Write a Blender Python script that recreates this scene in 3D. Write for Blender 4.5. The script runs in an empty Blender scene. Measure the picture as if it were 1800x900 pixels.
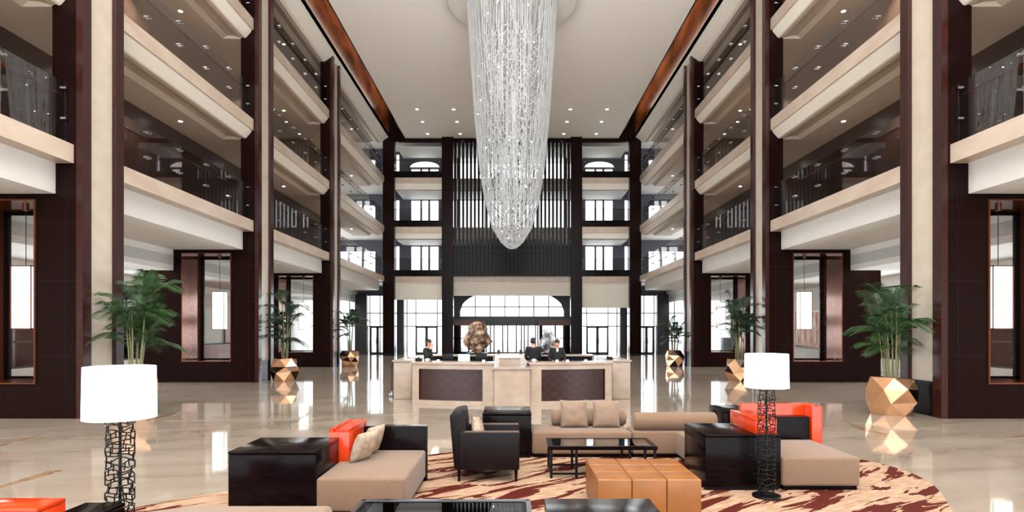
import bpy, bmesh, math, random
import numpy as np
from mathutils import Vector, Matrix, noise

random.seed(7)
SC = bpy.context.scene
COL = SC.collection
PI = math.pi

# ------------------------------------------------------------------ camera, world, lights, exposure
cd = bpy.data.cameras.new('camera'); cam = bpy.data.objects.new('camera', cd); COL.objects.link(cam)
cd.sensor_width = 36.0; cd.lens = 21.0
cd.shift_x = 0.0; cd.shift_y = (580 - 450) / 1800.0
cd.clip_start = 0.05; cd.clip_end = 300
cam.location = (0, 0, 1.9); cam.rotation_euler = (PI / 2, 0, 0)
SC.camera = cam
SC.view_settings.view_transform = 'Standard'; SC.view_settings.look = 'None'
SC.view_settings.gamma = 1.0; SC.view_settings.use_curve_mapping = False
SC.view_settings.exposure = 0.2
SC.cycles.max_bounces = 8; SC.cycles.diffuse_bounces = 4; SC.cycles.glossy_bounces = 4
SC.cycles.transparent_max_bounces = 24; SC.cycles.transmission_bounces = 6
SC.cycles.caustics_reflective = False; SC.cycles.caustics_refractive = False
SC.cycles.sample_clamp_indirect = 6.0

world = bpy.data.worlds.new('sky'); SC.world = world; world.use_nodes = True
wn = world.node_tree.nodes; wl = world.node_tree.links
bg = wn['Background']; bg.inputs[1].default_value = 3.2
bg.inputs[0].default_value = (0.90, 0.95, 1.0, 1)

def area(name, loc, rot, sx, sy, power, color=(1, 1, 1)):
    l = bpy.data.lights.new(name, 'AREA'); l.shape = 'RECTANGLE'; l.size = sx; l.size_y = sy
    l.energy = power; l.color = color
    o = bpy.data.objects.new(name, l); COL.objects.link(o); o.location = loc; o.rotation_euler = rot
    return o
# fill panels added behind the viewer; the first mostly lifts the ceiling
area('rear_ceiling_fill', (0, -5.5, 8.5), (PI / 2 + .95, 0, 0), 17.5, 12, 10500, (0.97, 0.985, 1.0)).data.spread = 2.0
area('rear_soft_fill', (0, -5.6, 9.5), (PI / 2, 0, 0), 17.5, 12, 420, (0.97, 0.985, 1.0))
# fill spots added under the ceiling, without fixtures, for floor and bounce light
for _x in (-5.6, 0, 5.6):
    for _y in (2, 8, 14, 20.5, 30, 36, 41.3):
        _l = bpy.data.lights.new('atrium_fill_spot', 'SPOT'); _l.energy = 120 if _y < 10 else (320 if _y < 25 else 1500); _l.spot_size = 1.5; _l.spot_blend = .8
        _l.color = (1, .98, .95); _l.shadow_soft_size = .25
        _o = bpy.data.objects.new('atrium_fill_spot', _l); COL.objects.link(_o); _o.location = (_x, _y, 16.05)
# daylight through the entrance glazing and the two glazed side aisles
area('entrance_daylight', (0, 51.5, 3.2), (-PI / 2, 0, 0), 26, 5.5, 1800, (0.93, 0.97, 1.0))
for s in (-1, 1):
    area('aisle_daylight', (s * 19.5, 24, 2.9), (0, s * PI / 2, 0), 3.4, 36, 8000, (0.97, 0.98, 1.0))

# ------------------------------------------------------------------ materials
def lin(c):
    c = c / 255.0
    return c / 12.92 if c <= 0.04045 else ((c + 0.055) / 1.055) ** 2.4
def rgb(r, g, b): return (lin(r), lin(g), lin(b), 1)

def mat(name, col, rough=0.5, metal=0.0, var=0.12, scale=6.0, stretch=(1, 1, 1), bump=0.0, bscale=60.0,
        spec=0.5, emit=None, es=0.0, coat=0.0, col2=None, sheen=0.0, detail=4.0):
    m = bpy.data.materials.new(name); m.use_nodes = True
    nt = m.node_tree; n = nt.nodes; l = nt.links; b = n['Principled BSDF']
    b.inputs['Roughness'].default_value = rough; b.inputs['Metallic'].default_value = metal
    b.inputs['Specular IOR Level'].default_value = spec
    if coat: b.inputs['Coat Weight'].default_value = coat; b.inputs['Coat Roughness'].default_value = 0.04
    if sheen: b.inputs['Sheen Weight'].default_value = sheen
    tc = n.new('ShaderNodeTexCoord'); mp = n.new('ShaderNodeMapping'); mp.inputs['Scale'].default_value = stretch
    l.new(tc.outputs['Object'], mp.inputs[0])
    nz = n.new('ShaderNodeTexNoise'); nz.inputs['Scale'].default_value = scale; nz.inputs['Detail'].default_value = detail
    l.new(mp.outputs[0], nz.inputs['Vector'])
    cr = n.new('ShaderNodeValToRGB'); cr.color_ramp.elements[0].position = 0.3; cr.color_ramp.elements[1].position = 0.72
    c2 = col2 or tuple(min(1, x * (1 + var)) for x in col[:3]) + (1,)
    cr.color_ramp.elements[0].color = tuple(x * (1 - var) for x in col[:3]) + (1,) if not col2 else col
    cr.color_ramp.elements[1].color = c2
    l.new(nz.outputs[0], cr.inputs[0]); l.new(cr.outputs[0], b.inputs['Base Color'])
    if bump:
        nb = n.new('ShaderNodeTexNoise'); nb.inputs['Scale'].default_value = bscale
        bp = n.new('ShaderNodeBump'); bp.inputs['Strength'].default_value = bump; bp.inputs['Distance'].default_value = 0.01
        l.new(tc.outputs['Object'], nb.inputs['Vector']); l.new(nb.outputs[0], bp.inputs['Height'])
        l.new(bp.outputs[0], b.inputs['Normal'])
    if emit:
        b.inputs['Emission Color'].default_value = emit; b.inputs['Emission Strength'].default_value = es
    return m

M = {}
M['wood'] = mat('dark_wood', rgb(24, 10, 8), 0.2, var=0.3, scale=5, stretch=(6, 6, 0.5), spec=0.08)
M['wood_red'] = mat('red_brown_wood', rgb(50, 22, 18), 0.2, var=0.25, scale=5, stretch=(6, 6, 0.5), spec=0.4)
M['wood_slot'] = mat('polished_figured_wood', rgb(104, 46, 22), 0.16, scale=.8, stretch=(1, .5, 1.6), col2=rgb(214, 124, 72), spec=0.6)
M['copper_wood'] = mat('polished_copper_wood', rgb(112, 62, 42), 0.12, metal=0.5, var=0.25, scale=1.2, stretch=(1, 1, .3))
M['black_wood'] = mat('ebony_wood', rgb(14, 7, 8), 0.18, var=0.3, scale=4, stretch=(1, 8, 8), spec=0.1)
M['black_wood_v'] = M['black_wood']
M['black'] = mat('black_metal', rgb(12, 11, 12), 0.4, var=0.2, spec=.2)
M['frame'] = mat('dark_frame_metal', rgb(34, 33, 38), 0.4, var=0.1)
M['corr1'] = mat('corridor_panelling', rgb(60, 44, 38), 0.35, var=0.12, scale=2, stretch=(1, 1, .4), spec=.4)
M['corr2'] = mat('corridor_panelling_light', rgb(128, 106, 92), 0.45, var=0.08, scale=1, spec=.4)
M['stone'] = mat('cream_travertine', rgb(188, 175, 158), 0.3, scale=3, stretch=(1, .6, 1.2), col2=rgb(200, 188, 172))
M['desk_stone'] = mat('desk_travertine', rgb(158, 139, 123), 0.25, scale=3, stretch=(1, .6, 1.5), col2=rgb(176, 158, 142))
M['edge'] = mat('travertine_edge', rgb(184, 164, 147), 0.32, scale=2.5, stretch=(1, .35, 1), col2=rgb(204, 188, 172))
M['cream'] = mat('cream_plaster', rgb(232, 225, 213), 0.6, var=0.02)
M['white'] = mat('white_plaster', rgb(218, 215, 210), 0.6, var=0.015)
M['greige'] = mat('greige_ceiling_paint', rgb(238, 233, 225), 0.7, var=0.01, scale=.6)
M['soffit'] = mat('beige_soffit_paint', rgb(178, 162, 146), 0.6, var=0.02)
M['sofa'] = mat('taupe_wool', rgb(124, 99, 79), 0.85, var=0.06, scale=40, bump=0.25, bscale=500, spec=.2, sheen=.2)
M['pillow'] = mat('beige_silk', rgb(128, 102, 82), 0.6, var=0.12, scale=30, bump=0.2, bscale=300, sheen=.3)
M['pillow2'] = mat('mottled_silk', rgb(140, 118, 98), 0.55, scale=14, col2=rgb(190, 168, 146), bump=0.2, bscale=200)
M['leather'] = mat('caramel_leather', rgb(140, 88, 44), 0.33, var=0.12, scale=5, bump=0.15, bscale=150)
M['chair'] = mat('dark_brown_leather', rgb(20, 13, 13), 0.4, spec=.15, var=0.15, scale=12, bump=0.15, bscale=200)
M['orange'] = mat('orange_lacquer', rgb(208, 58, 14), 0.16, var=0.04, coat=.2)
M['chrome'] = mat('brushed_chrome', rgb(190, 192, 196), 0.15, metal=1.0, var=0.05)
M['bronze'] = mat('polished_bronze', rgb(222, 172, 132), 0.22, metal=.85, var=0.08)
M['bronze_dark'] = mat('dark_bronze', rgb(40, 26, 20), 0.12, metal=0.7, var=0.1)
M['leaf'] = mat('palm_leaf', rgb(24, 48, 22), 0.4, scale=8, col2=rgb(56, 92, 44))
M['leaf_dark'] = mat('dark_palm_leaf', rgb(20, 38, 24), 0.4, scale=8, col2=rgb(44, 68, 46))
M['stem'] = mat('palm_stem', rgb(92, 96, 60), 0.5, scale=14, stretch=(1, 1, 4), col2=rgb(140, 132, 92))
M['soil'] = mat('dark_soil', rgb(38, 28, 22), 0.95, var=0.4, scale=40)
M['skin'] = mat('skin', rgb(205, 150, 122), 0.5, var=0.04)
M['hair'] = mat('black_hair', rgb(14, 12, 13), 0.4, var=0.3)
M['suit'] = mat('black_suit', rgb(10, 10, 13), 0.8, var=0.15, bump=.1)
M['shirt'] = mat('white_shirt', rgb(225, 225, 228), 0.7, var=0.02)
M['paper'] = mat('white_paper', rgb(240, 240, 238), 0.6, var=0.01)
M['rope'] = mat('silver_grey', rgb(140, 145, 155), 0.25, metal=.8)
M['pavement'] = mat('pale_pavement', rgb(200, 200, 198), 0.8, var=0.05)
M['glow'] = mat('lit_lamp', rgb(255, 250, 240), 0.6, var=0.0, emit=(1, 0.97, 0.92, 1), es=2.2)
M['shade'] = mat('lit_fabric_shade', rgb(250, 246, 240), 0.8, var=0.01, scale=50, emit=(1, 0.97, 0.93, 1), es=1.6)
M['lantern'] = mat('lit_lantern_paper', rgb(250, 248, 244), 0.7, var=0.01, emit=(1, 0.96, 0.9, 1), es=1.7)
M['bulb'] = mat('lit_bulb', rgb(255, 255, 255), 0.4, var=0, emit=(1, .98, .95, 1), es=22)
M['screen'] = mat('lit_screen', rgb(190, 225, 235), 0.3, var=0.03, emit=rgb(170, 220, 235), es=0.45)
M['cove'] = mat('cove_light', rgb(255, 250, 240), 0.6, var=0, emit=(1, 0.96, 0.9, 1), es=7.0)
M['redwood'] = mat('red_wood_panel', rgb(120, 52, 36), 0.35, scale=3, stretch=(1, 6, .4), col2=rgb(166, 84, 60))

def mix_glass(name, tint, refl=1.0, rough=0.02):
    m = bpy.data.materials.new(name); m.use_nodes = True
    n = m.node_tree.nodes; l = m.node_tree.links
    n.remove(n['Principled BSDF'])
    out = n['Material Output']
    t = n.new('ShaderNodeBsdfTransparent'); g = n.new('ShaderNodeBsdfGlossy'); g.inputs['Roughness'].default_value = rough
    nz = n.new('ShaderNodeTexNoise'); nz.inputs['Scale'].default_value = .5
    cr = n.new('ShaderNodeValToRGB'); cr.color_ramp.elements[0].color = tint
    cr.color_ramp.elements[1].color = tuple(min(1, x * 1.04) for x in tint[:3]) + (1,)
    l.new(nz.outputs[0], cr.inputs[0]); l.new(cr.outputs[0], t.inputs[0])
    f = n.new('ShaderNodeFresnel'); f.inputs[0].default_value = 1.5
    mu = n.new('ShaderNodeMath'); mu.operation = 'MULTIPLY'; mu.inputs[1].default_value = refl
    l.new(f.outputs[0], mu.inputs[0])
    mx = n.new('ShaderNodeMixShader'); l.new(mu.outputs[0], mx.inputs[0]); l.new(t.outputs[0], mx.inputs[1]); l.new(g.outputs[0], mx.inputs[2])
    l.new(mx.outputs[0], out.inputs[0])
    return m
M['glass'] = mix_glass('clear_glass', (0.93, 0.95, 0.95, 1))
M['railglass'] = mix_glass('tinted_rail_glass', (0.80, 0.78, 0.77, 1), .3)
M['tableglass'] = mix_glass('smoked_table_glass', (0.5, 0.5, 0.52, 1), 1.6)

def crystal():
    m = bpy.data.materials.new('crystal_beads'); m.use_nodes = True
    n = m.node_tree.nodes; l = m.node_tree.links; b = n['Principled BSDF']
    nz = n.new('ShaderNodeTexNoise'); nz.inputs['Scale'].default_value = 3
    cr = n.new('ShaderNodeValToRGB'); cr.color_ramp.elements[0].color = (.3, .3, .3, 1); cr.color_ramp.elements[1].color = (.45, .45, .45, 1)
    l.new(nz.outputs[0], cr.inputs[0]); l.new(cr.outputs[0], b.inputs['Base Color'])
    b.inputs['Roughness'].default_value = .2
    b.inputs['Emission Color'].default_value = (1, .99, .97, 1); b.inputs['Emission Strength'].default_value = .13  # weak glow put into the beads for the light they catch
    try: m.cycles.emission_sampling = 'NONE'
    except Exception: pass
    return m
M['crystal'] = crystal()

def rot_scale(n, l, tc, ang, sc):
    a = n.new('ShaderNodeMapping'); a.inputs['Rotation'].default_value = (0, 0, ang)
    b = n.new('ShaderNodeMapping'); b.inputs['Scale'].default_value = sc
    l.new(tc.outputs['Object'], a.inputs[0]); l.new(a.outputs[0], b.inputs[0]); return b

def floor_mat():
    m = bpy.data.materials.new('polished_marble'); m.use_nodes = True
    n = m.node_tree.nodes; l = m.node_tree.links; b = n['Principled BSDF']
    tc = n.new('ShaderNodeTexCoord'); mp = rot_scale(n, l, tc, -.25, (.5, 1.7, 1))
    nz = n.new('ShaderNodeTexNoise'); nz.inputs['Scale'].default_value = .8; nz.inputs['Detail'].default_value = 9; nz.inputs['Distortion'].default_value = .7
    l.new(mp.outputs[0], nz.inputs['Vector'])
    cr = n.new('ShaderNodeValToRGB'); e = cr.color_ramp.elements
    e[0].position = .28; e[0].color = rgb(144, 128, 114); e[1].position = .68; e[1].color = rgb(174, 161, 147)
    x = e.new(.47); x.color = rgb(163, 148, 133)
    l.new(nz.outputs[0], cr.inputs[0])
    # tile joints
    bk = n.new('ShaderNodeTexBrick'); bk.inputs['Scale'].default_value = 1; bk.offset = 0
    bk.inputs['Brick Width'].default_value = 1.2; bk.inputs['Row Height'].default_value = 1.2
    bk.inputs['Mortar Size'].default_value = .003; bk.inputs['Color1'].default_value = (1, 1, 1, 1)
    bk.inputs['Color2'].default_value = (.93, .93, .93, 1); bk.inputs['Mortar'].default_value = (.78, .74, .7, 1)
    l.new(tc.outputs['Object'], bk.inputs['Vector'])
    mx = n.new('ShaderNodeMix'); mx.data_type = 'RGBA'; mx.blend_type = 'MULTIPLY'; mx.inputs[0].default_value = 1
    l.new(cr.outputs[0], mx.inputs[6]); l.new(bk.outputs[0], mx.inputs[7]); l.new(mx.outputs[2], b.inputs['Base Color'])
    b.inputs['Roughness'].default_value = .045; b.inputs['Specular IOR Level'].default_value = .75
    nb = n.new('ShaderNodeTexNoise'); nb.inputs['Scale'].default_value = 1.3; nb.inputs['Detail'].default_value = 1
    bp = n.new('ShaderNodeBump'); bp.inputs['Strength'].default_value = .05; bp.inputs['Distance'].default_value = .02
    l.new(tc.outputs['Object'], nb.inputs['Vector']); l.new(nb.outputs[0], bp.inputs['Height']); l.new(bp.outputs[0], b.inputs['Normal'])
    return m
M['floor'] = floor_mat()

def rug_mat():
    m = bpy.data.materials.new('tiger_streak_rug'); m.use_nodes = True
    n = m.node_tree.nodes; l = m.node_tree.links; b = n['Principled BSDF']
    tc = n.new('ShaderNodeTexCoord'); mp = rot_scale(n, l, tc, -.66, (.85, 4.2, 1))
    nz = n.new('ShaderNodeTexNoise'); nz.inputs['Scale'].default_value = 1.25; nz.inputs['Detail'].default_value = 4
    nz.inputs['Roughness'].default_value = .55; nz.inputs['Distortion'].default_value = .8
    l.new(mp.outputs[0], nz.inputs['Vector'])
    cr = n.new('ShaderNodeValToRGB'); cr.color_ramp.interpolation = 'CONSTANT'
    cr.color_ramp.elements[0].position = 0; cr.color_ramp.elements[0].color = (0, 0, 0, 1)
    cr.color_ramp.elements[1].position = .525; cr.color_ramp.elements[1].color = (1, 1, 1, 1)
    l.new(nz.outputs[0], cr.inputs[0])
    mp2 = rot_scale(n, l, tc, -.5, (1.5, 16, 1))
    n2 = n.new('ShaderNodeTexNoise'); n2.inputs['Scale'].default_value = 2.5; n2.inputs['Detail'].default_value = 3
    l.new(mp2.outputs[0], n2.inputs['Vector'])
    c2 = n.new('ShaderNodeValToRGB'); c2.color_ramp.elements[0].position = .35; c2.color_ramp.elements[1].position = .6
    c2.color_ramp.elements[0].color = rgb(142, 106, 82); c2.color_ramp.elements[1].color = rgb(176, 150, 126)
    l.new(n2.outputs[0], c2.inputs[0])
    mx = n.new('ShaderNodeMix'); mx.data_type = 'RGBA'
    l.new(cr.outputs[0], mx.inputs[0]); l.new(c2.outputs[0], mx.inputs[6]); mx.inputs[7].default_value = rgb(76, 27, 19)
    l.new(mx.outputs[2], b.inputs['Base Color']); b.inputs['Roughness'].default_value = .95
    b.inputs['Specular IOR Level'].default_value = .1
    return m
M['rug'] = rug_mat()

def weave_mat():
    m = bpy.data.materials.new('basket_weave_wood'); m.use_nodes = True
    n = m.node_tree.nodes; l = m.node_tree.links; b = n['Principled BSDF']
    tc = n.new('ShaderNodeTexCoord'); mp = n.new('ShaderNodeMapping'); mp.inputs['Scale'].default_value = (7, 7, 9)
    l.new(tc.outputs['Object'], mp.inputs[0])
    ck = n.new('ShaderNodeTexChecker'); ck.inputs['Scale'].default_value = 1
    ck.inputs[1].default_value = rgb(50, 19, 12); ck.inputs[2].default_value = rgb(40, 15, 10)
    sx = n.new('ShaderNodeSeparateXYZ'); cx = n.new('ShaderNodeCombineXYZ')
    l.new(mp.outputs[0], sx.inputs[0]); l.new(sx.outputs[0], cx.inputs[0]); l.new(sx.outputs[2], cx.inputs[1]); cx.inputs[2].default_value = .5
    l.new(cx.outputs[0], ck.inputs[0]); l.new(ck.outputs[0], b.inputs['Base Color'])
    bp = n.new('ShaderNodeBump'); bp.inputs['Strength'].default_value = .3; l.new(ck.outputs[1], bp.inputs['Height']); l.new(bp.outputs[0], b.inputs['Normal'])
    b.inputs['Roughness'].default_value = .25
    return m
M['weave'] = weave_mat()

def rock_mat(name, c1, c2, c3):
    m = bpy.data.materials.new(name); m.use_nodes = True
    n = m.node_tree.nodes; l = m.node_tree.links; b = n['Principled BSDF']
    nz = n.new('ShaderNodeTexNoise'); nz.inputs['Scale'].default_value = 5; nz.inputs['Detail'].default_value = 8
    tc = n.new('ShaderNodeTexCoord'); l.new(tc.outputs['Object'], nz.inputs['Vector'])
    cr = n.new('ShaderNodeValToRGB'); e = cr.color_ramp.elements
    e[0].position = .38; e[0].color = c1; e[1].position = .62; e[1].color = c3; x = e.new(.5); x.color = c2
    l.new(nz.outputs[0], cr.inputs[0]); l.new(cr.outputs[0], b.inputs['Base Color']); b.inputs['Roughness'].default_value = .45
    return m
M['rock'] = rock_mat('brown_scholar_rock', rgb(30, 21, 17), rgb(104, 70, 50), rgb(168, 146, 120))
M['rock2'] = rock_mat('grey_scholar_rock', rgb(40, 38, 40), rgb(140, 140, 145), rgb(225, 225, 225))
def art_mat():
    m = rock_mat('orange_abstract_painting', rgb(232, 226, 214), rgb(214, 150, 110), rgb(190, 70, 40))
    n = m.node_tree.nodes; l = m.node_tree.links
    mp = n.new('ShaderNodeMapping'); mp.inputs['Scale'].default_value = (1, 3, .5)
    tc = [x for x in n if x.type == 'TEX_COORD'][0]; nz = [x for x in n if x.type == 'TEX_NOISE'][0]; nz.inputs['Scale'].default_value = 2
    l.new(tc.outputs['Object'], mp.inputs[0]); l.new(mp.outputs[0], nz.inputs['Vector'])
    return m
M['art'] = art_mat()

# ------------------------------------------------------------------ builders
ORG = {}   # world origin of each root / part

class MB:
    def __init__(s): s.v = []; s.f = []
    def add(s, vs, fs):
        o = len(s.v); s.v += [tuple(v) for v in vs]; s.f += [tuple(i + o for i in f) for f in fs]; return s
    def box(s, x0, x1, y0, y1, z0, z1):
        if x0 > x1: x0, x1 = x1, x0
        vs = [(x0, y0, z0), (x1, y0, z0), (x1, y1, z0), (x0, y1, z0), (x0, y0, z1), (x1, y0, z1), (x1, y1, z1), (x0, y1, z1)]
        return s.add(vs, [(0, 3, 2, 1), (4, 5, 6, 7), (0, 1, 5, 4), (1, 2, 6, 5), (2, 3, 7, 6), (3, 0, 4, 7)])
    def prism(s, pts, a, b, axis='y'):      # pts 2D; axis y: (x,z), z: (x,y), x: (y,z)
        def P(p, t):
            return {'y': (p[0], t, p[1]), 'z': (p[0], p[1], t), 'x': (t, p[0], p[1])}[axis]
        n = len(pts)
        vs = [P(p, a) for p in pts] + [P(p, b) for p in pts]
        return s.add(vs, [tuple(range(n)), tuple(range(2 * n - 1, n - 1, -1))] + [(i, i + n, (i + 1) % n + n, (i + 1) % n) for i in range(n)])
    def cyl(s, x, y, z0, z1, r, n=24, r2=None):
        r2 = r if r2 is None else r2
        vs = [(x + r * math.cos(2 * PI * i / n), y + r * math.sin(2 * PI * i / n), z0) for i in range(n)]
        vs += [(x + r2 * math.cos(2 * PI * i / n), y + r2 * math.sin(2 * PI * i / n), z1) for i in range(n)]
        return s.add(vs, [tuple(range(n - 1, -1, -1)), tuple(range(n, 2 * n))] + [(i, (i + 1) % n, (i + 1) % n + n, i + n) for i in range(n)])
    def tube(s, pts, r, n=6, closed=False):
        pts = [Vector(p) for p in pts]; k = len(pts)
        rs = r if isinstance(r, (list, tuple)) else [r] * k
        vs = []; up = Vector((0, 0, 1))
        for i, p in enumerate(pts):
            if closed: d = pts[(i + 1) % k] - pts[i - 1]
            else: d = pts[min(i + 1, k - 1)] - pts[max(i - 1, 0)]
            d.normalize()
            u = d.cross(up)
            if u.length < 1e-3: u = d.cross(Vector((1, 0, 0)))
            u.normalize(); w = d.cross(u)
            for j in range(n):
                a = 2 * PI * j / n
                vs.append(p + (u * math.cos(a) + w * math.sin(a)) * rs[i])
        fs = []
        for i in range(k if closed else k - 1):
            i2 = (i + 1) % k
            for j in range(n): fs.append((i * n + j, i * n + (j + 1) % n, i2 * n + (j + 1) % n, i2 * n + j))
        if not closed: fs += [tuple(range(n)), tuple(range((k - 1) * n + n - 1, (k - 1) * n - 1, -1))]
        return s.add(vs, fs)
    def lathe(s, prof, x, y, n=24):
        vs = []; k = len(prof)
        for r, z in prof:
            for j in range(n): vs.append((x + r * math.cos(2 * PI * j / n), y + r * math.sin(2 * PI * j / n), z))
        fs = [(i * n + j, i * n + (j + 1) % n, (i + 1) * n + (j + 1) % n, (i + 1) * n + j) for i in range(k - 1) for j in range(n)]
        fs += [tuple(range(n - 1, -1, -1)), tuple(range((k - 1) * n, k * n))]
        return s.add(vs, fs)
    def build(s, name, m, parent=None, bevel=0.0, seg=3, smooth=False, at=None, norm=True):
        """vertices in world space; the object sits at its parent's origin (or at `at`)"""
        o = ORG[parent.name] if parent else (at or (0, 0, 0))
        me = bpy.data.meshes.new(name)
        me.from_pydata([(v[0] - o[0], v[1] - o[1], v[2] - o[2]) for v in s.v], [], s.f)
        if norm or bevel:
            bm = bmesh.new(); bm.from_mesh(me)
            bmesh.ops.recalc_face_normals(bm, faces=bm.faces)
            if bevel:
                es = [e for e in bm.edges if e.is_manifold and e.calc_face_angle(0) > .5]
                bmesh.ops.bevel(bm, geom=es, offset=bevel, segments=seg, profile=.5, affect='EDGES', clamp_overlap=True)
            bm.to_mesh(me); bm.free()
        me.materials.append(m)
        if smooth or bevel:
            for p in me.polygons: p.use_smooth = True
            me.set_sharp_from_angle(angle=math.radians(38))
        ob = bpy.data.objects.new(name, me); COL.objects.link(ob)
        if parent: ob.parent = parent
        elif at: ob.location = at
        ORG[ob.name] = o
        return ob

def tag(o, label, cat, group=None, kind=None):
    o['label'] = label; o['category'] = cat
    if group: o['group'] = group
    if kind: o['kind'] = kind
    return o
def thing(name, loc, label, cat, group=None):
    o = bpy.data.objects.new(name, None); COL.objects.link(o); o.location = loc
    o.empty_display_size = .1
    ORG[o.name] = tuple(loc)
    return tag(o, label, cat, group)
def struct(mb, name, m, **k):
    o = mb.build(name, m, **k); o['kind'] = 'structure'; return o
def share(src, name, parent, dx=0, dy=0, dz=0):
    """linked copy of a part under parent, moved by an offset"""
    c = src.copy(); c.name = name; COL.objects.link(c); c.parent = parent
    c.location = (dx, dy, dz); ORG[c.name] = ORG[parent.name]; return c
SIDE = {-1: 'left', 1: 'right'}

# ------------------------------------------------------------------ main levels
PX = 9.2                       # atrium face of the piers
PY = [12.8, 21.7, 30.7]        # their front faces
PD = 1.36
LV = [5.87, 9.55, 13.2]        # balcony stone tops
CEIL = 16.1
ENDY = 44.3

# floor, ceiling
struct(MB().box(-20, 20, -8, 50.4, -.3, 0), 'floor', M['floor'])
struct(MB().box(-60, 60, 50.4, 110, -.35, -.05), 'ground_outside', M['pavement'])
c = MB().box(-7.9, 7.9, -5, ENDY + .2, CEIL, CEIL + .25).box(-9.3, 9.3, ENDY + .2, 51, CEIL, CEIL + .25)
struct(c, 'ceiling', M['greige'])
for s in (-1, 1):
    struct(MB().box(s * 9.07, s * 9.2, -5, ENDY - .4, 16.05, 18.9), 'trim_%d' % (1 if s < 0 else 2), M['wood_slot'])
    b = MB().box(s * 7.9, s * 7.96, -5, ENDY, CEIL, 18.9).box(s * 7.9, s * 9.2, -5, ENDY, 18.9, 19.0).box(s * 7.9, s * 9.2, ENDY - .2, ENDY, CEIL, 18.9)
    struct(b, 'trim_%d' % (3 if s < 0 else 4), M['wood'])
for s in (-1, 1):
    area('slot_fill', (s * 7.99, 20, 17.9), (0, -s * PI / 2, 0), .3, 46, 170, (1, .85, .7))  # added fill inside the slot, brightens the figured wood
# roof over the side galleries
for s in (-1, 1):
    struct(MB().box(s * 9.2, s * 20, -5, 51, 16.35, 16.6), 'ceiling_gallery_' + SIDE[s], M['greige'])

# stone inlay streaks in the floor
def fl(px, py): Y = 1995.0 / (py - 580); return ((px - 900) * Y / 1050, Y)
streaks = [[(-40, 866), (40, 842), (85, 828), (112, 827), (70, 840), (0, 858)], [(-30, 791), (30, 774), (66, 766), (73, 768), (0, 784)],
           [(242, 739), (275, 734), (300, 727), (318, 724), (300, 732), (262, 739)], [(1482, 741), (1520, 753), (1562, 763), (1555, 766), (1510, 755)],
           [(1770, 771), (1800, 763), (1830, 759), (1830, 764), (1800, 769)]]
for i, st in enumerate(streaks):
    struct(MB().prism([fl(*p) for p in st], 0.0, .003, 'z'), 'trim_floor_inlay', M['stem'] if 0 else mat('brown_marble_inlay_%d' % i, rgb(122, 92, 68), .1, scale=6, col2=rgb(170, 140, 112)))

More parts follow.
